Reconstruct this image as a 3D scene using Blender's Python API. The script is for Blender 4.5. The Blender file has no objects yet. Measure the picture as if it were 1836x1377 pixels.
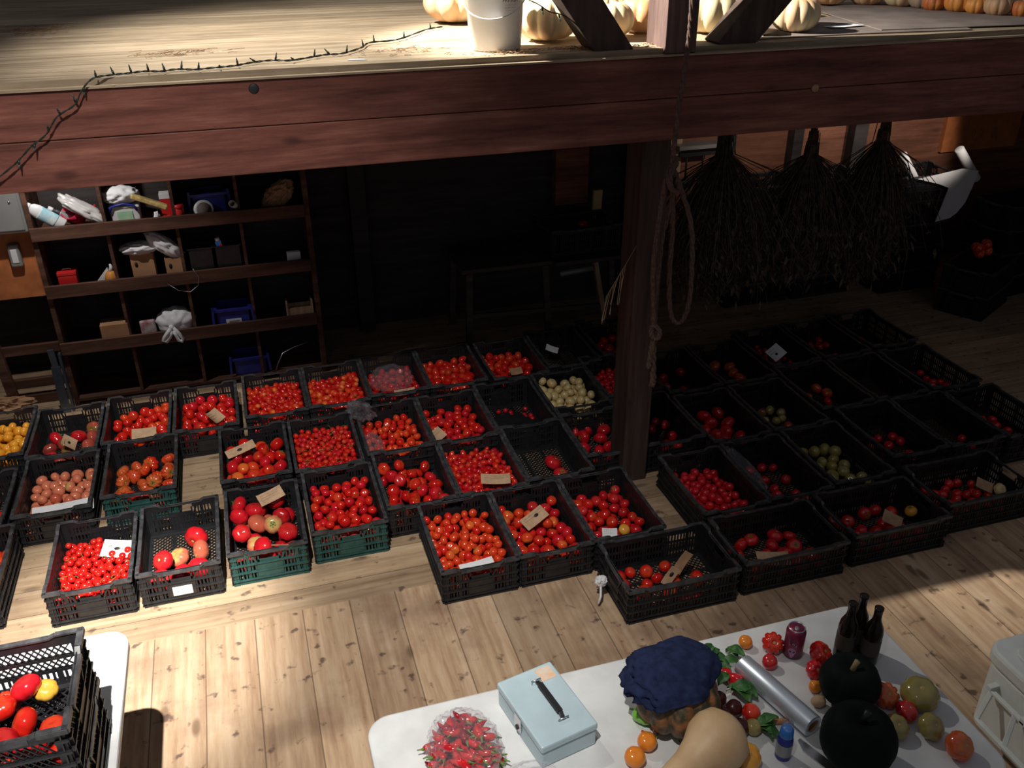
import bpy, bmesh, math, random
import numpy as np
from mathutils import Vector, Matrix, noise, Euler
random.seed(7)
S = bpy.context.scene
COL = S.collection
PI = math.pi
R = math.radians

# ------------------------------------------------------------------ camera
YAW, PITCH, ROLL = R(16.9), R(28.3), R(0.31)
cam = bpy.data.cameras.new('camera'); camo = bpy.data.objects.new('camera', cam); COL.objects.link(camo)
cam.sensor_width = 36.0; cam.lens = 36.0 * 1630.0 / 1836.0; cam.clip_start = 0.05
_f = Vector((math.sin(YAW) * math.cos(PITCH), math.cos(YAW) * math.cos(PITCH), -math.sin(PITCH)))
_r = Vector((math.cos(YAW), -math.sin(YAW), 0)); _d = _f.cross(_r)
_r2 = math.cos(ROLL) * _r + math.sin(ROLL) * _d; _d2 = -math.sin(ROLL) * _r + math.cos(ROLL) * _d
camo.matrix_world = Matrix(((_r2.x, -_d2.x, -_f.x, 0), (_r2.y, -_d2.y, -_f.y, 0), (_r2.z, -_d2.z, -_f.z, 3.0), (0, 0, 0, 1)))
S.camera = camo
S.view_settings.view_transform = 'Standard'; S.view_settings.look = 'None'
S.view_settings.exposure = 0.0; S.view_settings.gamma = 1.0

# ------------------------------------------------------------------ light
w = bpy.data.worlds.new('world'); S.world = w; w.use_nodes = True
w.node_tree.nodes['Background'].inputs[0].default_value = (0.85, 0.85, 0.95, 1)
w.node_tree.nodes['Background'].inputs[1].default_value = 0.12

def spot(name, loc, target, power, angle, blend, size, color):
    l = bpy.data.lights.new(name, 'SPOT'); l.energy = power; l.spot_size = R(angle); l.spot_blend = blend
    l.shadow_soft_size = size; l.color = color
    o = bpy.data.objects.new(name, l); COL.objects.link(o); o.location = loc
    o.rotation_euler = (Vector(target) - Vector(loc)).to_track_quat('-Z', 'Y').to_euler(); return o
def bulb(name, loc, power, size, color):
    l = bpy.data.lights.new(name, 'POINT'); l.energy = power; l.shadow_soft_size = size; l.color = color
    o = bpy.data.objects.new(name, l); COL.objects.link(o); o.location = loc; return o
# shaded lamp high over the sales floor: wide spill and a hot centre
spot('floor_lamp_light', (-0.45, 0.50, 5.3), (-0.68, 3.35, 0.0), 1200, 60, 1.0, 0.035, (1.0, 0.95, 0.89))
spot('floor_lamp_centre', (-0.45, 0.50, 5.3), (-0.80, 3.42, 0.0), 4300, 18, 1.0, 0.035, (1.0, 0.96, 0.9))
spot('side_fill_light', (-0.60, 0.30, 4.9), (3.0, 3.25, 0.0), 42, 30, 0.9, 0.03, (1.0, 0.93, 0.86))  # added fill spot, not a lamp of the barn: brightens the right-hand crates
# lamp over the loft, behind the beam, thrown on the pumpkins
spot('loft_lamp_light', (-0.40, 4.76, 4.4), (0.7, 4.7, 2.4), 430, 97, 1.0, 0.025, (1.0, 0.95, 0.86))
spot('loft_lamp_centre', (-0.40, 4.76, 4.4), (1.75, 4.3, 2.45), 1900, 44, 1.0, 0.025, (1.0, 0.95, 0.86))
# lamp under the loft, just in front of the shelves
spot('shelf_lamp_light', (-1.15, 5.42, 2.2), (-1.0, 5.97, 0.9), 48, 84, 0.8, 0.02, (1.0, 0.95, 0.9))
# lamp under the loft at the right, against the far wall
spot('wall_lamp_light', (5.3, 5.1, 1.78), (5.3, 6.4, 1.25), 50, 56, 0.4, 0.03, (1.0, 0.88, 0.76))
spot('wall_fill_left', (4.1, 5.4, 1.78), (4.15, 6.62, 1.5), 20, 92, 0.7, 0.03, (1.0, 0.86, 0.74))  # extra spot added to brighten the left part of the reddish wall

# ------------------------------------------------------------------ materials
MT = {}
def newmat(name):
    m = bpy.data.materials.new(name); m.use_nodes = True; nt = m.node_tree
    return m, nt, nt.nodes['Principled BSDF']
def N(nt, t, **k):
    n = nt.nodes.new(t)
    for a, b in k.items(): setattr(n, a, b)
    return n
def ramp(nt, fac, stops):
    r = N(nt, 'ShaderNodeValToRGB'); e = r.color_ramp.elements
    while len(e) < len(stops): e.new(0.5)
    for i, (p, c) in enumerate(stops): e[i].position = p; e[i].color = (*c, 1)
    nt.links.new(fac, r.inputs[0]); return r.outputs[0]
def mixc(nt, fac, a, b, mode='MIX'):
    m = N(nt, 'ShaderNodeMix', data_type='RGBA', blend_type=mode)
    for sock, v in ((0, fac), (6, a), (7, b)):
        if hasattr(v, 'links') or hasattr(v, 'is_linked'): nt.links.new(v, m.inputs[sock])
        else: m.inputs[sock].default_value = v if sock == 0 else (*v, 1)
    return m.outputs[2]
def tex(nt, scale=(1, 1, 1), rot=(0, 0, 0), kind='Object'):
    c = N(nt, 'ShaderNodeTexCoord'); mp = N(nt, 'ShaderNodeMapping')
    mp.inputs['Scale'].default_value = scale; mp.inputs['Rotation'].default_value = rot
    nt.links.new(c.outputs[kind], mp.inputs[0]); return mp.outputs[0]
def nz(nt, vec, scale, detail=4, rough=0.55):
    n = N(nt, 'ShaderNodeTexNoise'); n.inputs['Scale'].default_value = scale; n.inputs['Detail'].default_value = detail
    n.inputs['Roughness'].default_value = rough
    nt.links.new(vec, n.inputs['Vector']); return n.outputs['Fac']
def bump(nt, h, b, strength=0.3, dist=0.01):
    n = N(nt, 'ShaderNodeBump'); n.inputs['Strength'].default_value = strength; n.inputs['Distance'].default_value = dist
    nt.links.new(h, n.inputs['Height']); nt.links.new(n.outputs[0], b.inputs['Normal'])
def plain(name, c, rough=0.5, metal=0.0, var=0.15, scale=14, spec=0.5, c2=None, bmp=0.0, coat=0.0, trans=0.0, sss=0.0):
    m, nt, b = newmat(name)
    v = tex(nt); f = nz(nt, v, scale)
    d = c2 or tuple(x * (1 - var) for x in c); l = tuple(min(1, x * (1 + var)) for x in c) if not c2 else c
    col = ramp(nt, f, [(0.35, d), (0.65, l)])
    nt.links.new(col, b.inputs['Base Color'])
    b.inputs['Roughness'].default_value = rough; b.inputs['Metallic'].default_value = metal
    b.inputs['Specular IOR Level'].default_value = spec; b.inputs['Coat Weight'].default_value = coat
    b.inputs['Transmission Weight'].default_value = trans
    if sss: b.inputs['Subsurface Weight'].default_value = sss; b.inputs['Subsurface Radius'].default_value = (.02, .01, .005)
    if bmp: bump(nt, f, b, bmp, 0.004)
    MT[name] = m; return m

def wood(name, dark, mid, light, along='x', plank=0.0, rough=0.7, knots=0.4, grain=1.0, spec=0.25, seam=0.004, stain=None, dirtc=None, dirta=0.5):
    """boards running along one axis, grain stretched along it, knots, seams"""
    m, nt, b = newmat(name)
    c = N(nt, 'ShaderNodeTexCoord'); sep = N(nt, 'ShaderNodeSeparateXYZ'); nt.links.new(c.outputs['Object'], sep.inputs[0])
    ax = {'x': (1.2, 14, 14), 'y': (14, 1.2, 14), 'z': (14, 14, 1.2)}[along]
    mp = N(nt, 'ShaderNodeMapping'); mp.inputs['Scale'].default_value = tuple(a * grain for a in ax); nt.links.new(c.outputs['Object'], mp.inputs[0])
    vec = mp.outputs[0]
    def M(op, a, bb=None):
        n = N(nt, 'ShaderNodeMath', operation=op)
        for i, v in enumerate((a, bb)):
            if v is None: continue
            if hasattr(v, 'is_linked'): nt.links.new(v, n.inputs[i])
            else: n.inputs[i].default_value = v
        return n.outputs[0]
    pr = None
    if plank:
        cross = sep.outputs['Y' if along == 'x' else 'X']
        q = M('DIVIDE', cross, plank); fl = M('FLOOR', q); fr = M('FRACT', q)
        wn = N(nt, 'ShaderNodeTexWhiteNoise', noise_dimensions='1D'); nt.links.new(fl, wn.inputs['W']); pr = wn.outputs['Value']
        off = N(nt, 'ShaderNodeCombineXYZ'); nt.links.new(M('MULTIPLY', pr, 37.0), off.inputs[0]); nt.links.new(M('MULTIPLY', pr, 91.0), off.inputs[1])
        va = N(nt, 'ShaderNodeVectorMath', operation='ADD'); nt.links.new(vec, va.inputs[0]); nt.links.new(off.outputs[0], va.inputs[1]); vec = va.outputs[0]
        edge = M('MINIMUM', fr, M('SUBTRACT', 1.0, fr)); seamv = M('LESS_THAN', edge, seam / plank)
    f1 = nz(nt, vec, 1.1, 6, 0.62); f2 = nz(nt, vec, 6.0, 5, 0.7)
    w = N(nt, 'ShaderNodeTexWave', wave_type='BANDS', bands_direction={'x': 'Y', 'y': 'X', 'z': 'X'}[along])
    w.inputs['Scale'].default_value = 0.55; w.inputs['Distortion'].default_value = 7; w.inputs['Detail'].default_value = 3
    nt.links.new(vec, w.inputs['Vector'])
    mx = M('ADD', M('MULTIPLY', f1, 0.72), M('ADD', M('MULTIPLY', f2, 0.25), M('MULTIPLY', w.outputs['Fac'], 0.05)))
    col = ramp(nt, mx, [(0.36, dark), (0.52, mid), (0.68, light)])
    if pr is not None:
        tone = N(nt, 'ShaderNodeMapRange'); tone.inputs[3].default_value = 0.78; tone.inputs[4].default_value = 1.12; nt.links.new(pr, tone.inputs[0])
        cc = N(nt, 'ShaderNodeCombineXYZ')
        for i in range(3): nt.links.new(tone.outputs[0], cc.inputs[i])
        col = mixc(nt, 1.0, col, cc.outputs[0], 'MULTIPLY')
    kn = N(nt, 'ShaderNodeTexVoronoi'); kn.inputs['Scale'].default_value = 1.0
    mk = N(nt, 'ShaderNodeMapping'); mk.inputs['Scale'].default_value = {'x': (2.6, 7, 7), 'y': (7, 2.6, 7), 'z': (7, 7, 2.6)}[along]
    nt.links.new(c.outputs['Object'], mk.inputs[0]); nt.links.new(mk.outputs[0], kn.inputs['Vector'])
    kf = ramp(nt, kn.outputs['Distance'], [(0.0, (1, 1, 1)), (0.085, (0.9, 0.9, 0.9)), (0.16, (0, 0, 0))])
    col = mixc(nt, M('MULTIPLY', kf, knots), col, tuple(x * 0.35 for x in dark))
    dirt = nz(nt, c.outputs['Object'], 1.7, 5, 0.6)
    col = mixc(nt, M('MULTIPLY', ramp(nt, dirt, [(0.5, (0, 0, 0)), (0.74, (1, 1, 1))]), dirta), col, dirtc or tuple(x * 0.6 for x in dark))
    if stain:
        sp = nz(nt, c.outputs['Object'], 14, 3, 0.5)
        col = mixc(nt, M('MULTIPLY', ramp(nt, sp, [(0.62, (0, 0, 0)), (0.70, (1, 1, 1))]), stain), col, (0.05, 0.03, 0.03))
    if pr is not None: col = mixc(nt, M('MULTIPLY', seamv, 0.6), col, (0.06, 0.035, 0.025))
    nt.links.new(col, b.inputs['Base Color'])
    b.inputs['Roughness'].default_value = rough; b.inputs['Specular IOR Level'].default_value = spec
    bump(nt, mx, b, 0.25, 0.004)
    MT[name] = m; return m

wood('floor_near', (0.33, 0.20, 0.12), (0.49, 0.34, 0.215), (0.60, 0.45, 0.31), 'y', 0.222, knots=0.8, stain=0.75, seam=0.0028, dirtc=(0.13, 0.07, 0.05), dirta=0.75)
wood('floor_far', (0.3, 0.2, 0.12), (0.45, 0.32, 0.2), (0.56, 0.42, 0.28), 'x', 0.19, knots=0.7, stain=0.7, seam=0.0028, dirtc=(0.13, 0.08, 0.06), dirta=0.6)
wood('beamwood', (0.07, 0.024, 0.018), (0.165, 0.058, 0.042), (0.28, 0.12, 0.085), 'x', knots=0.7, rough=0.6)
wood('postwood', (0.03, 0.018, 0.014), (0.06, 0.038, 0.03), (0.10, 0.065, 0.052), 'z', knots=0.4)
wood('loftwood', (0.22, 0.16, 0.10), (0.40, 0.31, 0.21), (0.55, 0.45, 0.33), 'x', 0.3, knots=0.35, seam=0.002)
wood('shelfwood', (0.05, 0.022, 0.015), (0.10, 0.048, 0.032), (0.2, 0.10, 0.07), 'x', knots=0.5)
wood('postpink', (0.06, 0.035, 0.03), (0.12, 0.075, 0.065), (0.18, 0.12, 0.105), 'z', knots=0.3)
wood('palewood', (0.25, 0.16, 0.09), (0.42, 0.29, 0.18), (0.55, 0.4, 0.27), 'z', knots=0.3)
plain('packet', (0.62, 0.55, 0.56), 0.35, c2=(0.4, 0.16, 0.17), scale=24)
plain('maroon', (0.06, 0.012, 0.012), 0.3)
plain('sticker', (0.75, 0.48, 0.28), 0.7, c2=(0.7, 0.6, 0.5), scale=40)
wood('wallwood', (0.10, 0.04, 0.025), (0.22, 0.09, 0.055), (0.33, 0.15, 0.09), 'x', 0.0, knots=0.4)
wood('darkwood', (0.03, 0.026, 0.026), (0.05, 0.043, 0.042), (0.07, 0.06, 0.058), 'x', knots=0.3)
wood('benchwood', (0.05, 0.035, 0.03), (0.09, 0.07, 0.06), (0.14, 0.11, 0.1), 'x', knots=0.3)
plain('orange_ply', (0.52, 0.17, 0.055), 0.6, var=0.2, scale=9)
def blackplastic(name, base, dust, amount=0.5):
    m, nt, b = newmat(name)
    v = tex(nt, kind='Object'); f = nz(nt, v, 22, 6, 0.7)
    g = N(nt, 'ShaderNodeNewGeometry'); sep = N(nt, 'ShaderNodeSeparateXYZ'); nt.links.new(g.outputs['Normal'], sep.inputs[0])
    up = N(nt, 'ShaderNodeMath', operation='MULTIPLY'); nt.links.new(ramp(nt, f, [(0.35, (0, 0, 0)), (0.75, (1, 1, 1))]), up.inputs[0]); up.inputs[1].default_value = amount
    nt.links.new(mixc(nt, up.outputs[0], base, dust), b.inputs['Base Color'])
    b.inputs['Roughness'].default_value = 0.42; b.inputs['Specular IOR Level'].default_value = 0.5
    MT[name] = m
blackplastic('rim_plastic', (0.02, 0.02, 0.023), (0.12, 0.12, 0.125), 0.75)
blackplastic('black_plastic', (0.009, 0.009, 0.011), (0.05, 0.052, 0.058), 0.3)
blackplastic('teal_plastic', (0.01, 0.055, 0.05), (0.06, 0.15, 0.135), 0.5)
blackplastic('blue_plastic', (0.012, 0.018, 0.22), (0.03, 0.05, 0.35), 0.5)
plain('white_plastic', (0.78, 0.79, 0.8), 0.35, var=0.04, scale=5)
plain('table_plastic', (0.72, 0.74, 0.74), 0.45, c2=(0.6, 0.61, 0.61), scale=7, bmp=0.05)
plain('cooler_plastic', (0.62, 0.66, 0.64), 0.4, var=0.05)
plain('paper_white', (0.72, 0.73, 0.75), 0.7, var=0.04)
plain('kraft', (0.5, 0.33, 0.2), 0.8, var=0.12, scale=30)
plain('cardboard', (0.42, 0.22, 0.11), 0.8, var=0.12, scale=10)
plain('ink', (0.025, 0.02, 0.02), 0.6)
plain('steel', (0.6, 0.6, 0.62), 0.28, metal=1.0, var=0.1)
plain('foil', (0.72, 0.8, 0.88), 0.36, metal=0.7, var=0.05)
plain('grey_metal', (0.3, 0.31, 0.31), 0.4, metal=0.3, var=0.08, scale=3)
plain('blue_steel', (0.12, 0.15, 0.2), 0.35, metal=0.6)
plain('box_blue', (0.45, 0.58, 0.63), 0.4, var=0.06, scale=9)
plain('black_rubber', (0.012, 0.012, 0.014), 0.5)
plain('wire_green', (0.006, 0.014, 0.01), 0.5)
plain('bulb_green', (0.02, 0.07, 0.055), 0.3)
plain('denim', (0.018, 0.026, 0.07), 0.9, var=0.25, scale=40, spec=0.1)
plain('rope', (0.11, 0.072, 0.058), 0.9, var=0.3, scale=60, spec=0.1)
plain('herb', (0.085, 0.062, 0.045), 0.9, var=0.5, scale=30, spec=0.1)
plain('straw', (0.36, 0.22, 0.12), 0.8, var=0.4, scale=30)
plain('leaf', (0.06, 0.2, 0.035), 0.5, c2=(0.02, 0.09, 0.02), scale=25)
plain('stem_green', (0.12, 0.22, 0.04), 0.6)
plain('stem_tan', (0.35, 0.25, 0.12), 0.8)
plain('scar', (0.5, 0.33, 0.12), 0.7)
plain('beer_glass', (0.012, 0.007, 0.005), 0.22, spec=0.3)
plain('beer_label', (0.06, 0.045, 0.035), 0.7)
plain('can_purple', (0.11, 0.02, 0.07), 0.3, metal=0.3, c2=(0.28, 0.02, 0.06), scale=24)
plain('can_pink', (0.42, 0.2, 0.38), 0.5)
plain('red_plastic', (0.6, 0.02, 0.02), 0.35, var=0.08)
plain('magenta', (0.65, 0.02, 0.07), 0.35)
plain('clearish', (0.6, 0.58, 0.57), 0.3, var=0.1)
plain('green_pale', (0.35, 0.55, 0.36), 0.6)
plain('yellow_paper', (0.68, 0.5, 0.2), 0.7, c2=(0.35, 0.24, 0.08), scale=30)
plain('blue_bright', (0.02, 0.2, 0.65), 0.3)
plain('aqua', (0.25, 0.6, 0.75), 0.4, c2=(0.7, 0.8, 0.8), scale=18)
plain('brown_paper', (0.42, 0.24, 0.13), 0.8, var=0.15, scale=20)
plain('mat_grey', (0.2, 0.16, 0.14), 0.8, var=0.2, scale=5)
plain('dark_green', (0.004, 0.007, 0.006), 0.7, c2=(0.006, 0.011, 0.009), scale=10, spec=0.1)
plain('butternut', (0.72, 0.5, 0.28), 0.5, c2=(0.62, 0.4, 0.21), scale=12)
plain('carrot', (0.5, 0.25, 0.12), 0.7)
plain('potato', (0.5, 0.33, 0.2), 0.8)

def fruit(name, c1, c2, shoulder=None, sh_amt=0.5, rough=0.16, noise_amt=0.4, spec=0.5):
    m, nt, b = newmat(name)
    oi = N(nt, 'ShaderNodeObjectInfo'); v = tex(nt); f = nz(nt, v, 1.6, 2)
    a = N(nt, 'ShaderNodeMath', operation='MULTIPLY_ADD'); nt.links.new(f, a.inputs[0]); a.inputs[1].default_value = noise_amt
    nt.links.new(oi.outputs['Random'], a.inputs[2])
    col = ramp(nt, a.outputs[0], [(0.15, c1), (0.95, c2)])
    if shoulder:
        c = N(nt, 'ShaderNodeTexCoord'); sep = N(nt, 'ShaderNodeSeparateXYZ'); nt.links.new(c.outputs['Object'], sep.inputs[0])
        ad = N(nt, 'ShaderNodeMath', operation='ADD'); nt.links.new(sep.outputs['Z'], ad.inputs[0])
        mr = N(nt, 'ShaderNodeMath', operation='MULTIPLY'); nt.links.new(f, mr.inputs[0]); mr.inputs[1].default_value = 0.8; nt.links.new(mr.outputs[0], ad.inputs[1])
        sf = ramp(nt, ad.outputs[0], [(0.75, (0, 0, 0)), (1.2, (sh_amt,) * 3)])
        col = mixc(nt, sf, col, shoulder)
    nt.links.new(col, b.inputs['Base Color']); b.inputs['Roughness'].default_value = rough * .85
    b.inputs['Specular IOR Level'].default_value = spec * 1.5
    MT[name] = m
fruit('red', (0.50, 0.007, 0.006), (0.64, 0.018, 0.010), (0.68, 0.09, 0.025), 0.45)
fruit('cherryred', (0.42, 0.006, 0.006), (0.56, 0.014, 0.010), (0.5, 0.05, 0.02), 0.25)
fruit('crimson', (0.42, 0.006, 0.012), (0.6, 0.012, 0.02), (0.55, 0.05, 0.03), 0.35)
fruit('redorange', (0.62, 0.02, 0.008), (0.72, 0.06, 0.015), (0.78, 0.22, 0.04), 0.6)
fruit('pinkripe', (0.5, 0.09, 0.05), (0.66, 0.2, 0.11), (0.5, 0.4, 0.12), 0.8)
fruit('purple', (0.25, 0.03, 0.025), (0.4, 0.07, 0.045), (0.2, 0.16, 0.04), 0.8)
fruit('heirloom', (0.62, 0.05, 0.012), (0.6, 0.1, 0.03), (0.65, 0.22, 0.05), 0.6)
fruit('orange_small', (0.78, 0.17, 0.012), (0.8, 0.24, 0.02), (0.8, 0.3, 0.04), 0.3)
fruit('orange', (0.82, 0.27, 0.02), (0.85, 0.36, 0.03), (0.8, 0.42, 0.06), 0.4)
fruit('yellow', (0.62, 0.42, 0.16), (0.68, 0.52, 0.24), (0.7, 0.6, 0.3), 0.5, rough=0.4)
fruit('greenish', (0.26, 0.2, 0.05), (0.34, 0.28, 0.08), (0.3, 0.26, 0.1), 0.5)
fruit('lime', (0.36, 0.4, 0.14), (0.46, 0.48, 0.2), (0.55, 0.5, 0.25), 0.6, rough=0.3)
fruit('yellowripe', (0.75, 0.4, 0.04), (0.8, 0.48, 0.06), (0.75, 0.2, 0.03), 0.5, rough=0.3)
fruit('chilidark', (0.2, 0.004, 0.012), (0.3, 0.008, 0.02))
fruit('chili', (0.45, 0.005, 0.01), (0.6, 0.012, 0.015))
fruit('pepgreen', (0.15, 0.4, 0.03), (0.2, 0.5, 0.05))
def pumpkinmat(name, c1, c2, c3, sc=9):
    m, nt, b = newmat(name)
    v = tex(nt); f = nz(nt, v, sc, 4); oi = N(nt, 'ShaderNodeObjectInfo')
    ad = N(nt, 'ShaderNodeMath', operation='MULTIPLY_ADD'); nt.links.new(oi.outputs['Random'], ad.inputs[0]); ad.inputs[1].default_value = 0.35; nt.links.new(f, ad.inputs[2])
    nt.links.new(ramp(nt, ad.outputs[0], [(0.4, c1), (0.65, c2), (0.85, c3)]), b.inputs['Base Color'])
    b.inputs['Roughness'].default_value = 0.55; MT[name] = m
pumpkinmat('cheese', (0.66, 0.33, 0.14), (0.74, 0.46, 0.26), (0.66, 0.56, 0.34))
pumpkinmat('orange_pumpkin', (0.55, 0.18, 0.03), (0.6, 0.25, 0.05), (0.45, 0.12, 0.03))
pumpkinmat('gourdtan', (0.5, 0.27, 0.12), (0.4, 0.26, 0.16), (0.3, 0.24, 0.2))
pumpkinmat('mottled', (0.035, 0.04, 0.018), (0.3, 0.12, 0.045), (0.5, 0.25, 0.12), 30)

def film(name, tint, opacity, rough=0.12):
    m, nt, b = newmat(name)
    nt.nodes.remove(b); out = nt.nodes['Material Output']
    t = N(nt, 'ShaderNodeBsdfTransparent'); t.inputs[0].default_value = (1, 1, 1, 1)
    g = N(nt, 'ShaderNodeBsdfGlossy'); g.inputs['Roughness'].default_value = rough; g.inputs['Color'].default_value = (0.9, 0.9, 0.95, 1)
    d = N(nt, 'ShaderNodeBsdfDiffuse'); d.inputs[0].default_value = (*tint, 1)
    lw = N(nt, 'ShaderNodeLayerWeight'); lw.inputs[0].default_value = 0.35
    m1 = N(nt, 'ShaderNodeMixShader'); m1.inputs[0].default_value = opacity; nt.links.new(t.outputs[0], m1.inputs[1]); nt.links.new(d.outputs[0], m1.inputs[2])
    m2 = N(nt, 'ShaderNodeMixShader'); mm = N(nt, 'ShaderNodeMath', operation='MULTIPLY'); nt.links.new(lw.outputs['Facing'], mm.inputs[0]); mm.inputs[1].default_value = 0.45
    nt.links.new(mm.outputs[0], m2.inputs[0]); nt.links.new(m1.outputs[0], m2.inputs[1]); nt.links.new(g.outputs[0], m2.inputs[2])
    nt.links.new(m2.outputs[0], out.inputs[0]); MT[name] = m
film('film', (0.75, 0.7, 0.75), 0.08, 0.10)
film('film_clear', (0.6, 0.62, 0.68), 0.07, 0.08)
film('milky', (0.75, 0.76, 0.8), 0.75, 0.3)

# ------------------------------------------------------------------ mesh builder
class MB:
    def __init__(s): s.v = []; s.f = []; s.sm = []
    def add(s, vs, fs, smooth=False):
        k = len(s.v); s.v += [tuple(p) for p in vs]; s.f += [tuple(i + k for i in f) for f in fs]; s.sm += [smooth] * len(fs); return s
    def box(s, x0, x1, y0, y1, z0, z1, M=None):
        vs = [(x, y, z) for z in (z0, z1) for y in (y0, y1) for x in (x0, x1)]
        if M is not None: vs = [tuple(M @ Vector(p)) for p in vs]
        return s.add(vs, [(0, 2, 3, 1), (4, 5, 7, 6), (0, 1, 5, 4), (2, 6, 7, 3), (0, 4, 6, 2), (1, 3, 7, 5)])
    def cbox(s, c, d, rz=0, rx=0, ry=0):
        M = Matrix.Translation(c) @ Euler((rx, ry, rz)).to_matrix().to_4x4()
        return s.box(-d[0] / 2, d[0] / 2, -d[1] / 2, d[1] / 2, -d[2] / 2, d[2] / 2, M)
    def bar(s, a, b, w, h=None, up=(0, 0, 1)):
        a = Vector(a); b = Vector(b); d = (b - a); L = d.length; d.normalize(); up = Vector(up)
        sx = d.cross(up)
        if sx.length < 1e-4: sx = Vector((1, 0, 0))
        sx.normalize(); sz = sx.cross(d); M = Matrix((sx, d, sz)).transposed().to_4x4(); M.translation = a
        h = h or w; return s.box(-w / 2, w / 2, 0, L, -h / 2, h / 2, M)
    def tube(s, path, r, n=8, caps=True):
        P = [Vector(p) for p in path]; rs = r if isinstance(r, (list, tuple)) else [r] * len(P)
        vs = []; up = None
        for i, p in enumerate(P):
            t = (P[min(i + 1, len(P) - 1)] - P[max(i - 1, 0)]).normalized()
            if up is None:
                up = t.orthogonal().normalized()
            up = (up - t * up.dot(t)); up = up.normalized() if up.length > 1e-5 else t.orthogonal().normalized()
            b = t.cross(up)
            for k in range(n):
                a = 2 * PI * k / n; vs.append(p + (up * math.cos(a) + b * math.sin(a)) * rs[i])
        fs = [(i * n + k, i * n + (k + 1) % n, (i + 1) * n + (k + 1) % n, (i + 1) * n + k) for i in range(len(P) - 1) for k in range(n)]
        if caps: fs += [tuple(range(n - 1, -1, -1)), tuple((len(P) - 1) * n + k for k in range(n))]
        return s.add(vs, fs, True)
    def lathe(s, prof, n=24, rib=None, c=(0, 0, 0), M=None, smooth=True):
        """prof: (r, z) list; rib(angle) scales the radius"""
        vs = []
        for r, z in prof:
            for k in range(n):
                a = 2 * PI * k / n; q = r * (rib(a, z) if rib else 1); vs.append((c[0] + q * math.cos(a), c[1] + q * math.sin(a), c[2] + z))
        if M is not None: vs = [tuple(M @ Vector(p)) for p in vs]
        m = len(prof)
        fs = [(i * n + k, i * n + (k + 1) % n, (i + 1) * n + (k + 1) % n, (i + 1) * n + k) for i in range(m - 1) for k in range(n)]
        if prof[0][0] > 1e-6: fs.append(tuple(range(n - 1, -1, -1)))
        if prof[-1][0] > 1e-6: fs.append(tuple((m - 1) * n + k for k in range(n)))
        return s.add(vs, fs, smooth)
    def prism(s, poly, z0, z1, M=None):
        n = len(poly); vs = [(x, y, z0) for x, y in poly] + [(x, y, z1) for x, y in poly]
        if M is not None: vs = [tuple(M @ Vector(p)) for p in vs]
        return s.add(vs, [tuple(range(n - 1, -1, -1)), tuple(range(n, 2 * n))] + [(k, (k + 1) % n, n + (k + 1) % n, n + k) for k in range(n)])
    def mesh(s, name, mat):
        me = bpy.data.meshes.new(name); me.from_pydata(s.v, [], s.f); me.polygons.foreach_set('use_smooth', s.sm)
        me.materials.append(MT[mat] if isinstance(mat, str) else mat); me.update(); return me
    def build(s, name, mat, parent=None, loc=None, rot=None, bevel=0):
        o = bpy.data.objects.new(name, s.mesh(name, mat)); COL.objects.link(o)
        if parent: o.parent = parent
        if loc is not None: o.location = loc
        if rot is not None: o.rotation_euler = rot
        if bevel:
            m = o.modifiers.new('bevel', 'BEVEL'); m.width = bevel; m.segments = 2; m.limit_method = 'ANGLE'
        return o
def tag(o, label, cat, group=None, kind=None):
    if label: o['label'] = label
    if cat: o['category'] = cat
    if group: o['group'] = group
    if kind: o['kind'] = kind
    return o
def thing(name, label, cat, loc=(0, 0, 0), rz=0, group=None, rot=None):
    o = bpy.data.objects.new(name, None); COL.objects.link(o); o.location = loc; o.rotation_euler = rot or (0, 0, rz)
    o.empty_display_size = 0.05
    return tag(o, label, cat, group)
def struct(name, mb, mat, label, bevel=0):
    o = mb.build(name, mat, bevel=bevel); return tag(o, label, 'building', None, 'structure')
def clone(o, parent=None):
    c = o.copy(); COL.objects.link(c)
    if parent: c.parent = parent
    for ch in o.children: clone(ch, c)
    return c
def rrect(x0, x1, y0, y1, r, n=6):
    out = []
    for cx, cy, a in ((x1 - r, y1 - r, 0), (x0 + r, y1 - r, 90), (x0 + r, y0 + r, 180), (x1 - r, y0 + r, 270)):
        for k in range(n + 1):
            t = R(a + 90 * k / n); out.append((cx + r * math.cos(t), cy + r * math.sin(t)))
    return out
def blob(rx, ry, rz, amp=0.2, freq=3, seed=0, sub=4, ridged=False, flat=None):
    """crumpled closed shape as (verts, faces)"""
    bm = bmesh.new(); bmesh.ops.create_icosphere(bm, subdivisions=sub, radius=1)
    for v in bm.verts:
        p = v.co.copy(); q = p * freq + Vector((seed * 7.3, seed * 3.1, seed))
        n = noise.fractal(q, 0.7, 2.2, 4)
        if ridged: n = 0.55 - 2.0 * abs(noise.noise(q)) + 0.4 * noise.noise(q * 2.6)
        p = p * (1 + amp * n); v.co = Vector((p.x * rx, p.y * ry, p.z * rz))
        if flat is not None and v.co.z < flat: v.co.z = flat
    vs = [tuple(v.co) for v in bm.verts]; fs = [tuple(v.index for v in f.verts) for f in bm.faces]; bm.free(); return vs, fs

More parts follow.
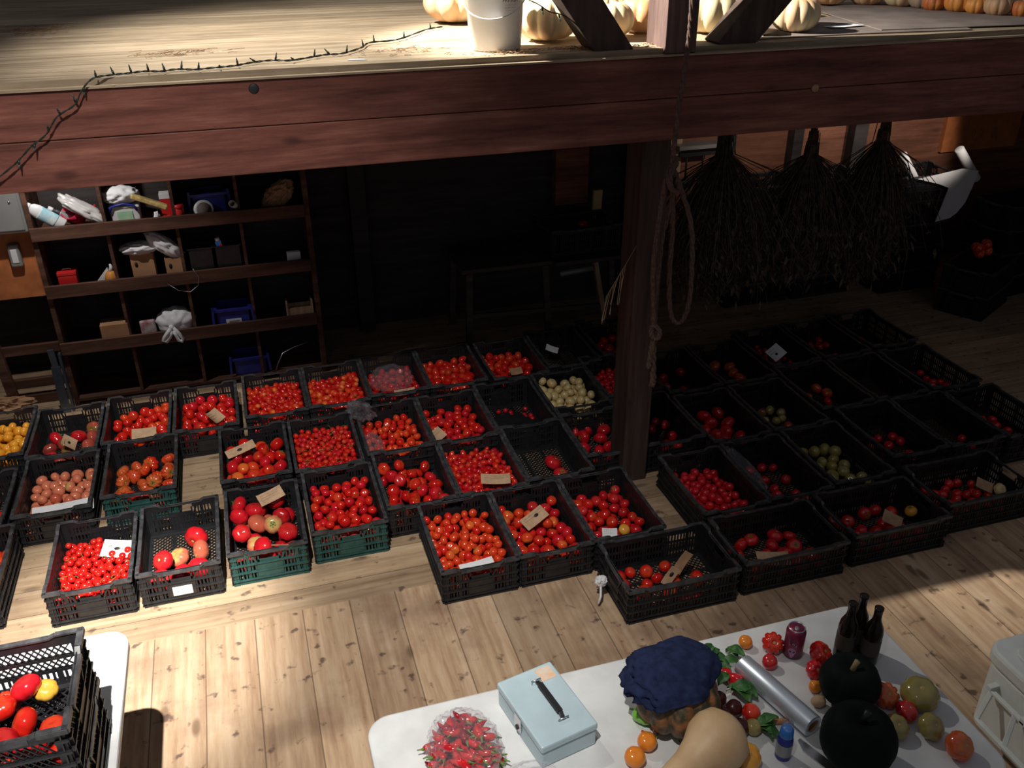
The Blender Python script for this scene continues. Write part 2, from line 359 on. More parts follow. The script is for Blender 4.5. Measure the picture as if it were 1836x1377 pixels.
# ================================================================== the barn
struct('floor', MB().box(-3.2, 7.2, -1.0, 3.46, -0.04, 0.0), 'floor_near', 'worn plank floor with boards running away from the counter')
struct('floor', MB().box(-3.2, 7.2, 3.46, 6.7, -0.04, 0.0), 'floor_far', 'plank floor with boards running sideways under the crates')
struct('wall_back', MB().box(-3.2, 7.2, 6.62, 6.72, 0, 2.3), 'darkwood', 'board wall at the back under the loft, coloured near black for deep shade')  # unlit depth put into the colour: near black up to the reddish boards
struct('wall_back', MB().box(3.3, 7.2, 6.60, 6.62, 0, 2.3), 'wallwood', 'reddish board wall at the back right of the post')
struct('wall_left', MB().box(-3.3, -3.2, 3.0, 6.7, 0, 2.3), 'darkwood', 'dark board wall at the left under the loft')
struct('wall_right', MB().box(7.2, 7.3, 2.0, 6.7, 0, 2.3), 'wallwood', 'board wall at the right under the loft')
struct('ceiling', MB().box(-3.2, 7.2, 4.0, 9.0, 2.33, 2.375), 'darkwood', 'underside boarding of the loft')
deck = MB().box(-3.2, 7.2, 3.84, 9.0, 2.378, 2.402)
struct('floor', deck, 'loftwood', 'dusty board floor of the loft')
struct('wall_loft', MB().box(-3.2, 7.2, 9.0, 9.1, 2.4, 5.5), 'darkwood', 'dark wall at the back of the loft')

bm_ = thing('support_beam', 'thick reddish two-board beam carrying the front edge of the loft', 'beam', (0, 3.82, 2.0))
u = MB().box(-3.2, 7.2, 0.0, 0.16, 0.190, 0.368); u.build('upper_board', 'beamwood', bm_, bevel=0.004)
l = MB().box(-3.2, 7.2, 0.003, 0.16, 0.0, 0.187); l.build('lower_board', 'beamwood', bm_, bevel=0.004)
MB().box(-3.2, 7.2, -0.012, 0.03, 0.370, 0.378).build('edge_strip', 'loftwood', bm_)
k = MB().lathe([(0.0, 0), (0.019, 0.001), (0.017, 0.007), (0, 0.009)], 18, M=Matrix.Translation((2.66, 0.0, 0.19)) @ Matrix.Rotation(R(90), 4, 'X')).build('wooden_plug', 'palewood', bm_)
k['label'] = 'small pale round wooden plug'
k = MB().lathe([(0.0, 0), (0.02, 0.001), (0.016, 0.003), (0, 0.002)], 18, M=Matrix.Translation((0.11, 0.0, 0.335)) @ Matrix.Rotation(R(90), 4, 'X')).build('knot', 'black_rubber', bm_)
for j in range(1, 14):      # floor joists of the loft
    pass
po = thing('timber_post', 'square dark timber post standing among the crates and rising past the beam', 'post', (1.87, 3.82, 0))
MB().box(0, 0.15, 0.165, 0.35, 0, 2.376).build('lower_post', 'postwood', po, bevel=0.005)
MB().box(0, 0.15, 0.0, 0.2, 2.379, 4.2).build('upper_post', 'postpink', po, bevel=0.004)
b = MB().bar((1.672, 3.92, 2.36), (1.30, 3.92, 2.86), 0.15, 0.145, up=(0, 1, 0))
tag(b.build('diagonal_brace', 'postwood', bevel=0.004), 'dark diagonal timber brace leaning left from the post foot on the loft edge', 'brace')
b = MB().bar((2.20, 3.92, 2.36), (2.62, 3.92, 2.82), 0.15, 0.135, up=(0, 1, 0))
tag(b.build('diagonal_brace', 'postwood', bevel=0.004), 'dark diagonal timber brace leaning right from the post foot on the loft edge', 'brace')

# wall studs at the back
for i, (x, wd) in enumerate(((3.78, 0.09), (4.4, 0.09), (4.98, 0.13), (2.95, 0.12), (0.75, 0.12))):
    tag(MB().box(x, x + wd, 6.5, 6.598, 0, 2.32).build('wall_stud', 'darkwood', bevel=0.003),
        ['dark upright stud on the back wall, right behind the thickest hanging bundle', 'dark upright stud on the back wall between the left and middle hanging bundles', 'wide dark upright stud on the back wall left of the white rolls', 'dark upright stud behind the far bench and its crate', 'dark upright stud just right of the cubby shelf'][i], 'stud')
tag(MB().box(3.05, 3.42, 6.56, 6.598, 0.9, 2.3).build('wall_board', 'palewood'), 'greyish vertical board on the back wall beside the post', 'board')
tag(MB().box(2.35, 2.62, 6.54, 6.62, 0.85, 2.1).build('wall_board', 'wallwood'), 'brownish vertical board behind the crate on the far bench', 'board')
tag(MB().box(5.95, 6.75, 6.56, 6.598, 0.98, 2.0).build('orange_board', 'orange_ply'), 'bright orange plywood board on the wall at the far right', 'board')
# ring mark and strokes on the orange board
mk = thing('painted_mark', 'dark ring and two strokes painted on the far right orange board', 'marking', (6.3, 6.555, 1.12))
t = MB(); t.tube([(0.055 * math.cos(a), 0, 0.055 * math.sin(a)) for a in [2 * PI * i / 24 for i in range(25)]], 0.004, 5, False)
t.tube([(0.03 * math.cos(a), 0, 0.03 * math.sin(a)) for a in [2 * PI * i / 20 for i in range(21)]], 0.003, 5, False); t.build('ring', 'cardboard', mk)
t = MB(); t.tube([(0.17, 0, -0.05), (0.175, 0, 0.05)], 0.004, 5); t.tube([(0.2, 0, 0.05), (0.22, 0, -0.05)], 0.004, 5); t.tube([(0.175, 0, 0.05), (0.2, 0, 0.05)], 0.004, 5); t.build('strokes', 'cardboard', mk)
tag(MB().box(-2.6, -1.255, 6.18, 6.215, 0.70, 1.16).build('orange_board', 'orange_ply'), 'orange brown plywood board left of the cubby shelf, under the grey box', 'board')
eb = thing('electrical_box', 'grey metal electrical box on the wall at the far left', 'box', (-1.62, 6.05, 1.17))
MB().box(-0.4, 0.335, 0, 0.16, 0, 0.34).build('body', 'grey_metal', eb, bevel=0.01)
MB().box(-0.38, 0.32, -0.008, -0.001, 0.02, 0.32).build('cover', 'grey_metal', eb, bevel=0.003)
MB().lathe([(0, 0), (0.008, 0), (0.006, 0.006), (0, 0.007)], 12, M=Matrix.Translation((0.27, -0.009, 0.2)) @ Matrix.Rotation(R(90), 4, 'X')).build('screw', 'steel', eb)
sw = thing('switch_box', 'small grey switch box with pale face on the orange board at the left', 'switch', (-1.42, 6.13, 1.0))
MB().box(-0.035, 0.035, 0, 0.05, -0.075, 0.075).build('housing', 'grey_metal', sw, bevel=0.012)
MB().box(-0.018, 0.018, -0.004, 0.0, -0.045, 0.045).build('face_plate', 'paper_white', sw, bevel=0.002)

# wooden rack, leaning strips at the far left
rk = thing('wooden_rack', 'reddish wooden ladder rack standing left of the cubby shelf', 'rack', (-1.5, 6.0, 0))
MB().bar((-0.12, 0, 0), (-0.16, 0, 0.62), 0.06, 0.05, up=(0, 1, 0)).build('upright', 'shelfwood', rk, bevel=0.003)
for z, nm in ((0.36, 'rail'), (0.12, 'rail'), (-0.0, 'rail')):
    MB().box(-0.145, 0.24, 0.03, 0.06, z, z + 0.065).build(nm, 'shelfwood', rk, bevel=0.003)
MB().bar((-0.3, 0.1, 0), (-0.28, 0.1, 0.5), 0.05, 0.04, up=(0, 1, 0)).build('upright', 'shelfwood', rk)
gb = thing('metal_strip', 'bluish grey metal strip standing upright at the left corner of the cubby shelf', 'metal strip', (-1.3, 5.84, 0))
t = MB(); pth = [(0, 0, 0), (0.0, 0, 0.2), (0.005, 0, 0.34), (0.0, 0, 0.46)]
for i in range(3):
    a, c = pth[i], pth[i + 1]; t.bar(a, c, 0.055 if i < 2 else 0.04, 0.012, up=(0, 1, 0))
t.build('strip', 'blue_steel', gb, bevel=0.003)
MB().box(0.035, 0.05, 0.0, 0.04, 0, 0.42).build('edge', 'blue_steel', gb)

# cubby shelf
sh = thing('cubby_shelf', 'tall dark wooden cubby shelf with lipped shelves against the back wall', 'shelf', (0, 5.9, 0))
MB().box(-1.255, -1.225, 0.012, 0.36, 0, 1.85).build('side_panel', 'shelfwood', sh, bevel=0.003)
MB().box(0.385, 0.42, 0.012, 0.36, 0, 1.85).build('side_panel', 'shelfwood', sh, bevel=0.003)
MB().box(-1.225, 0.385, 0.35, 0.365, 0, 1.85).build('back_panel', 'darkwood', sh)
for z, x1 in ((1.155, 0.385), (0.78, 0.385), (0.385, 0.385), (1.75, 0.385), (0.03, 0.385)):
    MB().box(-1.224, x1, 0.014, 0.349, z, z + 0.018).build('shelf_board', 'shelfwood', sh)
for z in (1.155, 0.78, 0.385):
    MB().box(-1.25, 0.385, -0.012, 0.01, z - 0.002, z + 0.082).build('shelf_lip', 'shelfwood', sh, bevel=0.003)
for x in (-0.835, -0.425, -0.035):
    for z0, z1 in ((0.05, 0.384), (0.404, 0.779), (0.799, 1.154), (1.174, 1.749)):
        MB().box(x, x + 0.02, 0.02, 0.348, z0, z1).build('divider', 'shelfwood', sh)

# ---- things on the shelf -------------------------------------------------
def cyl(r, h, n=20, b=0.0):
    b = b or r * 0.12
    return [(0, 0), (r - b, 0), (r, b), (r, h - b), (r - b, h), (0, h)]
def ellip(n=12, rx=1, rz=1): return [(max(1e-7, rx * math.sin(PI * i / n)) if 0 < i < n else 0, -rz * math.cos(PI * i / n)) for i in range(n + 1)]
def bottle(name, label, cat, loc, rot, r, h, body, capm, cap_h=0.03, band=None, group=None, oval=1.0):
    t = thing(name, label, cat, loc, rot=rot, group=group)
    m = Matrix.Diagonal((1, oval, 1, 1))
    MB().lathe([(0, 0), (r * .9, 0), (r, r * .15), (r, h * .75), (r * .8, h * .88), (r * .45, h * .95), (r * .45, h)], 24, M=m).build('bottle_body', body, t)
    MB().lathe([(r * .5, h * .94), (r * .55, h * .96), (r * .5, h + cap_h), (0, h + cap_h)], 20, M=m).build('cap', capm, t)
    if band: MB().lathe([(r * 1.01, h * .22), (r * 1.015, h * .25), (r * 1.015, h * .65), (r * 1.01, h * .68)], 24, M=m).build('label_band', band, t)
    return t
zt = 1.173
bottle('shampoo_bottle', 'white and aqua squeeze bottle leaning over on the top shelf at the left', 'bottle', (-1.06, 5.94, 1.225), (0, R(-50), R(4)), 0.042, 0.225, 'white_plastic', 'white_plastic', 0.006, 'aqua', oval=0.6)
bottle('spray_bottle', 'grey bottle with a white collar lying behind the aqua bottle', 'bottle', (-0.995, 6.03, 1.215), (0, R(-55), 0), 0.028, 0.16, 'black_rubber', 'white_plastic', 0.02, 'grey_metal')
t = thing('plastic_scoop', 'pinkish red plastic scoop on the top shelf under a clear sleeve', 'scoop', (-1.0, 6.03, 1.255), rot=(R(30), R(-35), R(15)))
MB().lathe([(0, -0.055), (0.04, -0.05), (0.05, 0.0), (0.055, 0.06), (0.051, 0.06), (0.045, 0.0), (0, -0.04)], 24).build('bowl', 'magenta', t)
MB().tube([(0.045, 0, -0.02), (0.1, 0, -0.05), (0.13, 0.0, -0.05)], [0.014, 0.011, 0.009], 10).build('handle', 'red_plastic', t)
vs, fs = blob(0.15, 0.06, 0.042, 0.22, 2.2, 5)
tag(MB().add(vs, fs, True).build('plastic_sleeve', 'clearish', loc=(-0.945, 5.975, 1.31), rot=(0, R(36), R(-5))), 'long whitish plastic sleeve slanting out of the top shelf over the red scoop', 'plastic bag')
vs, fs = blob(0.11, 0.075, 0.055, 0.22, 2.4, 11, ridged=True)
tag(MB().add(vs, fs, True).build('crumpled_bag', 'paper_white', loc=(-0.72, 6.02, 1.365)), 'crumpled white plastic bag on top of the lidded clear box, top shelf', 'bag')
t = thing('storage_box', 'small clear lidded box with a blue handle on the top shelf', 'box', (-0.705, 6.03, zt))
MB().box(-0.085, 0.085, -0.06, 0.06, 0.001, 0.12).build('tub', 'clearish', t, bevel=0.006)
MB().box(-0.045, 0.045, -0.064, -0.061, 0.03, 0.10).build('contents', 'green_pale', t)
MB().box(-0.09, 0.09, -0.065, 0.065, 0.12, 0.132).build('lid', 'clearish', t, bevel=0.003)
MB().tube([(-0.085, -0.068, 0.10), (-0.07, -0.07, 0.135), (0.0, -0.07, 0.15), (0.06, -0.07, 0.135), (0.075, -0.068, 0.1)], 0.008, 8).build('handle', 'blue_plastic', t)
t = thing('paper_roll', 'yellowed rolled newspaper leaning across the second top bay', 'paper roll', (-0.55, 5.97, 1.32), rot=(0, R(25), 0))
MB().cbox((0, 0, 0), (0.22, 0.05, 0.03)).build('roll', 'yellow_paper', t, bevel=0.008)
t = thing('red_box', 'red and white carton at the back of the top shelf beside a divider', 'box', (-0.465, 6.14, zt))
MB().box(-0.035, 0.035, -0.04, 0.04, 0.0, 0.12).build('carton', 'red_plastic', t)
MB().box(-0.036, 0.036, -0.041, 0.041, 0.12, 0.15).build('lid', 'paper_white', t)
t = thing('red_jar', 'small bright red jar at the front of the top shelf beside the divider', 'jar', (-0.385, 5.945, zt))
MB().lathe(cyl(0.03, 0.10), 20).build('jar_body', 'red_plastic', t); MB().lathe([(0.031, 0.10), (0.033, 0.102), (0.033, 0.122), (0, 0.124)], 20).build('lid', 'red_plastic', t)
vs, fs = blob(0.02, 0.02, 0.045, 0.25, 2, 3); tag(MB().add(vs, fs, True).build('white_candle', 'paper_white', loc=(-0.52, 5.95, 1.215)), 'small white crumpled lump at the top shelf front, under the yellow roll', 'paper')
vs, fs = blob(0.05, 0.03, 0.025, 0.4, 3, 9); tag(MB().add(vs, fs, True).build('red_cloth', 'red_plastic', loc=(-0.45, 5.96, 1.198)), 'small red rag beside the red jar on the top shelf', 'cloth')
def tote(loc, label, rz=0, w=0.2, d=0.16, h=0.13, paper=False, group=None):
    t = thing('blue_tote', label, 'crate', loc, rz, group)
    q = MB(); q.box(-w / 2, w / 2, -d / 2, d / 2, 0, 0.006)
    for y in (-d / 2, d / 2 - 0.006): q.box(-w / 2, w / 2, y, y + 0.006, 0.006, h)
    for x in (-w / 2, w / 2 - 0.006): q.box(x, x + 0.006, -d / 2, d / 2, 0.006, h)
    q.build('tub', 'blue_plastic', t, bevel=0.002)
    q = MB()
    q.box(-w / 2 - 0.014, w / 2 + 0.014, -d / 2 - 0.012, -d / 2, h - 0.018, h); q.box(-w / 2 - 0.014, w / 2 + 0.014, d / 2, d / 2 + 0.012, h - 0.018, h)
    q.box(-w / 2 - 0.014, -w / 2, -d / 2, d / 2, h - 0.018, h); q.box(w / 2, w / 2 + 0.014, -d / 2, d / 2, h - 0.018, h); q.build('rim', 'blue_plastic', t, bevel=0.002)
    for s in (-1, 1): MB().bar((s * (w / 2 + 0.02), -d / 2 - 0.014, h + 0.02), (s * (w / 2 + 0.028), -d / 2 - 0.014, 0.02), 0.016, 0.008, up=(0, 1, 0)).build('latch_arm', 'blue_plastic', t)
    if paper:
        a = MB().box(-0.05, 0.05, -d / 2 - 0.003, -d / 2 - 0.001, 0.02, 0.085).build('shipping_label', 'paper_white', t)
        for i in range(5): MB().box(-0.03, 0.04 - 0.01 * (i % 2), -d / 2 - 0.0045, -d / 2 - 0.0032, 0.032 + i * 0.009, 0.035 + i * 0.009).build('print_line', 'ink', a)
    return t
tote((-0.2, 6.12, zt), 'blue plastic tote at the back of the top shelf behind the white tub', 0.05, 0.2, 0.16, 0.15)
t = thing('paper_tub', 'round white tub lying on its side in front of the blue tote', 'tub', (-0.235, 5.985, zt + 0.06), rot=(R(72), 0, R(12)))
MB().lathe([(0.046, 0.0), (0.062, 0.0), (0.066, -0.07), (0.06, -0.075), (0, -0.075)], 28).build('tub_body', 'white_plastic', t)
MB().lathe([(0, 0.003), (0.046, 0.003), (0.046, -0.002), (0, -0.002)], 28).build('bottom', 'mat_grey', t)
t = MB(); t.lathe([(0.02, -0.05), (0.022, -0.05), (0.022, 0.05), (0.02, 0.05), (0.018, 0.05), (0.018, -0.05), (0.02, -0.05)], 20)
tag(t.build('cardboard_tube', 'clearish', loc=(-0.045, 5.93, 1.262), rot=(R(62), 0, R(-20))), 'short open cardboard tube sticking out over the top shelf lip', 'tube')
vs, fs = blob(0.12, 0.06, 0.07, 0.22, 2.6, 21, ridged=True)
t = MB().add(vs, fs); tag(t.build('paper_bag', 'brown_paper', loc=(0.235, 6.0, 1.28), rot=(0, R(-42), 0)), 'crumpled brown paper bag leaning in the right bay of the top shelf', 'bag')
vs, fs = blob(0.025, 0.02, 0.05, 0.2, 2, 8); tag(MB().add(vs, fs, True).build('white_tag', 'paper_white', loc=(-0.28, 6.06, 1.50), rot=(0, R(-15), 0)), 'white paper scrap hanging above the blue tote on the top shelf', 'paper')
z2 = 0.799
t = thing('red_tin', 'small red tin box with a silver clasp on the second shelf', 'tin', (-1.12, 6.0, z2), 0.05)
MB().box(-0.055, 0.055, -0.05, 0.05, 0.001, 0.10).build('tin_body', 'red_plastic', t, bevel=0.004); MB().box(-0.057, 0.057, -0.052, 0.052, 0.101, 0.122).build('lid', 'red_plastic', t, bevel=0.003)
MB().tube([(-0.03, 0, 0.123), (-0.02, 0, 0.132), (0.02, 0, 0.132), (0.03, 0, 0.123)], 0.004, 8).build('clasp', 'steel', t)
t = MB(); t.prism([(-0.05, 0), (0.05, 0), (0.03, 0.09)], 0, 0.02, Matrix.Rotation(R(90), 4, 'X')); tag(t.build('folded_paper', 'paper_white', loc=(-0.905, 5.97, 0.835)), 'white folded paper triangle on the second shelf beside the orange gourd', 'paper')
t = thing('orange_gourd', 'small orange gourd with a pale neck on the second shelf', 'gourd', (-0.86, 5.945, 0.83))
MB().lathe([(0, 0), (0.03, 0.005), (0.042, 0.03), (0.03, 0.06), (0.018, 0.075)], 20, rib=lambda a, z: 1 + 0.05 * math.cos(8 * a)).build('fruit', 'orange_pumpkin', t); MB().tube([(0, 0, 0.07), (0.01, 0, 0.1), (0.006, 0, 0.12)], [0.015, 0.011, 0.006], 8).build('neck', 'paper_white', t)
for i, (x, yy, w_, h_) in enumerate(((-0.66, 5.99, 0.14, 0.19), (-0.47, 5.97, 0.11, 0.15))):
    t = thing('magazine_file', ['tall brown cardboard file with a hand hole under the white bags', 'short brown cardboard file right of the taller one, second shelf'][i], 'file box', (x, yy, z2), R(-4))
    q = MB(); M_ = Matrix.Rotation(R(90), 4, 'X')
    q.box(-w_ / 2, w_ / 2, -0.03, -0.026, 0, h_); q.box(-w_ / 2, w_ / 2, 0.026, 0.03, 0, h_); q.box(-w_ / 2, -w_ / 2 + 0.004, -0.026, 0.026, 0, h_); q.box(w_ / 2 - 0.004, w_ / 2, -0.026, 0.026, 0, h_ * 0.6); q.box(-w_ / 2, w_ / 2, -0.026, 0.026, 0, 0.004)
    q.build('sleeve', 'cardboard', t)
    MB().lathe([(0, 0), (0.012, 0), (0.012, 0.001), (0, 0.001)], 14, M=Matrix.Translation((-w_ / 2 + 0.03, -0.031, h_ * 0.65)) @ M_ @ Matrix.Diagonal((0.8, 1.6, 1, 1))).build('hand_hole', 'ink', t)
vs, fs = blob(0.115, 0.065, 0.04, 0.22, 2.4, 14, ridged=True); tag(MB().add(vs, fs, True).build('crumpled_bag', 'paper_white', loc=(-0.665, 5.99, 1.025)), 'flattened white plastic bag lying over the taller cardboard file', 'bag')
vs, fs = blob(0.13, 0.055, 0.05, 0.22, 2.2, 17, ridged=True); tag(MB().add(vs, fs, True).build('crumpled_bag', 'paper_white', loc=(-0.51, 5.975, 1.03), rot=(0, R(42), 0)), 'twisted white plastic bag drooping over the shorter cardboard file', 'bag')
tag(MB().tube([(-0.53, 5.88, 0.80), (-0.47, 5.86, 0.755), (-0.4, 5.85, 0.74), (-0.345, 5.86, 0.775), (-0.335, 5.87, 0.83), (-0.36, 5.875, 0.885)], 0.0016, 5).build('wire_loop', 'steel'), 'thin wire loop hanging over the second shelf lip', 'wire')
def bin_(loc, label, w, d, h, mat='black_plastic'):
    t = thing('open_bin', label, 'bin', loc); q = MB(); q.box(-w / 2, w / 2, -d / 2, d / 2, 0, 0.005)
    q.box(-w / 2, w / 2, -d / 2, -d / 2 + 0.004, 0.005, h); q.box(-w / 2, w / 2, d / 2 - 0.004, d / 2, 0.005, h); q.box(-w / 2, -w / 2 + 0.004, -d / 2, d / 2, 0.005, h); q.box(w / 2 - 0.004, w / 2, -d / 2, d / 2, 0.005, h); q.build('tub', mat, t)
    q = MB(); q.box(-w / 2 - 0.006, w / 2 + 0.006, -d / 2 - 0.006, -d / 2, h - 0.006, h); q.box(-w / 2 - 0.006, -w / 2, -d / 2, d / 2, h - 0.006, h); q.box(w / 2, w / 2 + 0.006, -d / 2, d / 2, h - 0.006, h); q.build('rim', mat, t, bevel=0.001); return t
bin_((-0.3, 5.99, z2), 'black bin right of the cardboard files on the second shelf', 0.15, 0.12, 0.2); bin_((-0.13, 5.99, z2), 'black bin holding the blue carton and blue bags', 0.16, 0.12, 0.2)
vs, fs = blob(0.06, 0.04, 0.05, 0.35, 3, 31, ridged=True); tag(MB().add(vs, fs).build('blue_bag', 'blue_plastic', loc=(-0.1, 5.985, 0.87)), 'crumpled blue plastic bag inside the black bin on the second shelf', 'bag')
t = thing('blue_carton', 'narrow blue carton with red dot and white cap standing in the black bin', 'carton', (-0.165, 5.955, 0.90), rot=(0, R(-8), 0))
MB().box(-0.018, 0.018, -0.012, 0.012, 0, 0.13).build('carton', 'blue_bright', t); MB().lathe(ellip(10, 0.013, 0.026), 14, M=Matrix.Translation((0.012, -0.012, 0.085)) @ Matrix.Diagonal((1, 0.2, 1, 1))).build('red_dot', 'red_plastic', t); MB().lathe(cyl(0.016, 0.022), 14, c=(0, 0, 0.131)).build('cap', 'white_plastic', t)
tag(MB().box(0.24, 0.33, 5.95, 5.99, 0.80, 0.90).build('white_tray', 'white_plastic', bevel=0.006), 'small white tray at the right end of the second shelf', 'tray')
z3 = 0.404
t = thing('cardboard_box', 'closed brown cardboard box on the third shelf', 'box', (-0.79 - 0.07, 5.96, z3), 0.0); t.location = (-0.91, 5.975, z3)
MB().box(-0.085, 0.085, -0.06, 0.06, 0, 0.145).build('carton', 'cardboard', t, bevel=0.002); MB().box(-0.085, 0.085, -0.02, 0.02, 0.1455, 0.1465).build('tape', 'kraft', t)
tag(MB().prism([(-.05, -.065), (.048, -.065), (.052, .055), (-.045, .06)], -.018, .018, Matrix.Rotation(R(90), 4, 'X')).build('seed_packet', 'packet', loc=(-0.71, 5.965, 0.475), rot=(0, R(-4), 0), bevel=.01), 'small clear plastic packet with pinkish contents beside the knotted white bag', 'packet')
t = thing('knotted_bag', 'full white plastic bag with knotted handles on the third shelf', 'bag', (-0.53, 5.985, 0.50))
vs, fs = blob(0.125, 0.09, 0.095, 0.1, 2.0, 51)
vs = [(x * (1 + 0.05 * math.sin(9 * math.atan2(z, x))), y * (1 + 0.05 * math.sin(9 * math.atan2(z, x))), z * (1 + 0.05 * math.sin(9 * math.atan2(z, x)))) for x, y, z in vs]
MB().add(vs, fs, True).build('sack', 'paper_white', t)
MB().lathe(ellip(8, 0.02, 0.02), 14, c=(-0.03, -0.095, -0.01)).build('knot', 'paper_white', t)
MB().tube([(-0.03, -0.1, -0.01), (-0.06, -0.11, -0.04), (-0.085, -0.105, -0.075), (-0.095, -0.1, -0.09), (-0.075, -0.105, -0.1), (-0.055, -0.105, -0.075), (-0.03, -0.105, -0.03)], 0.014, 8).build('handle', 'paper_white', t)
MB().tube([(-0.02, -0.1, -0.01), (0.01, -0.11, -0.05), (0.03, -0.11, -0.09), (0.02, -0.11, -0.11), (0.0, -0.11, -0.1), (-0.01, -0.11, -0.06), (-0.025, -0.105, -0.03)], 0.012, 8).build('handle', 'paper_white', t)
tote((-0.16, 6.0, z3), 'blue plastic tote with a white printed label on the third shelf', -0.03, 0.21, 0.16, 0.16, True)
tote((-0.1, 6.02, 0.05), 'blue plastic tote on the lowest shelf behind the crates', -0.03, 0.21, 0.16, 0.13)
t = thing('wooden_tray', 'small open wooden box at the right end of the third shelf', 'box', (0.28, 5.965, z3 + 0.0))
MB().box(-0.08, 0.08, -0.05, -0.042, 0.01, 0.11).build('front_slat', 'palewood', t); MB().box(-0.08, 0.08, 0.042, 0.05, 0.01, 0.11).build('back_slat', 'palewood', t)
for x in (-0.09, 0.078): MB().box(x, x + 0.012, -0.055, 0.055, 0, 0.15).build('end_board', 'palewood', t, bevel=0.002)
MB().box(-0.078, 0.078, -0.042, 0.042, 0.0, 0.008).build('base', 'palewood', t)

# ---- far bench ------------------------------------------------------------
t = thing('work_bench', 'dark grey wooden bench with splayed legs at the back behind the crates', 'bench', (1.44, 5.97, 0))
MB().box(0, 0.70, 0, 0.55, 0.59, 0.62).build('tabletop', 'benchwood', t, bevel=0.004); MB().box(0.72, 1.42, 0, 0.6, 0.57, 0.60).build('tabletop', 'benchwood', t, bevel=0.004)
for a, b_ in (((0.06, 0.03, 0.585), (0.05, 0.03, 0)), ((0.64, 0.03, 0.585), (0.68, 0.03, 0)), ((0.06, 0.5, 0.585), (0.03, 0.5, 0)), ((1.36, 0.5, 0.565), (1.4, 0.5, 0))):
    MB().bar(a, b_, 0.045, 0.045).build('leg', 'benchwood', t)
MB().bar((1.04, 0.03, 0.565), (1.15, 0.03, 0), 0.05, 0.035).build('leg', 'palewood', t)['label'] = 'pale unpainted leg'
MB().bar((0.06, 0.03, 0.25), (1.12, 0.03, 0.2), 0.03, 0.03).build('stretcher', 'benchwood', t)
tag(MB().tube([(2.2, 5.99, 0.5), (2.46, 5.99, 0.52)], 0.022, 10).build('white_pipe', 'grey_metal'), 'short pale pipe under the bench edge', 'pipe')
tag(MB().cbox((2.66, 6.45, 0.80), (0.07, 0.03, 0.36), 0, 0.1).build('pale_board', 'yellow'), 'short pale board standing behind the bench crate', 'board')

# wall shelf with hanging ladles
t = thing('utensil_shelf', 'narrow grey wall shelf with hooks seen right of the post', 'shelf', (3.5, 6.5, 1.22)); MB().box(-0.15, 0.32, -0.04, 0.12, 0, 0.03).build('shelf_board', 'grey_metal', t); MB().box(-0.15, 0.2, -0.05, -0.02, -0.05, -0.02).build('hook_rail', 'black_rubber', t)
for i, (x, L_) in enumerate(((3.42, 0.2), (3.56, 0.14))):
    t = thing('ladle', ['larger dark ladle hanging from the wall shelf nearest the post', 'smaller dark ladle hanging right of the larger one'][i], 'ladle', (x, 6.46, 1.18))
    MB().tube([(0, 0, 0), (0, 0, -L_)], 0.006, 6).build('handle', 'black_rubber', t)
    MB().lathe([(0, -0.03), (0.03, -0.022), (0.042, 0), (0.038, 0), (0, -0.02)], 16, M=Matrix.Translation((0, -0.02, -L_ - 0.02)) @ Matrix.Rotation(R(50), 4, 'X')).build('bowl', 'black_rubber', t)

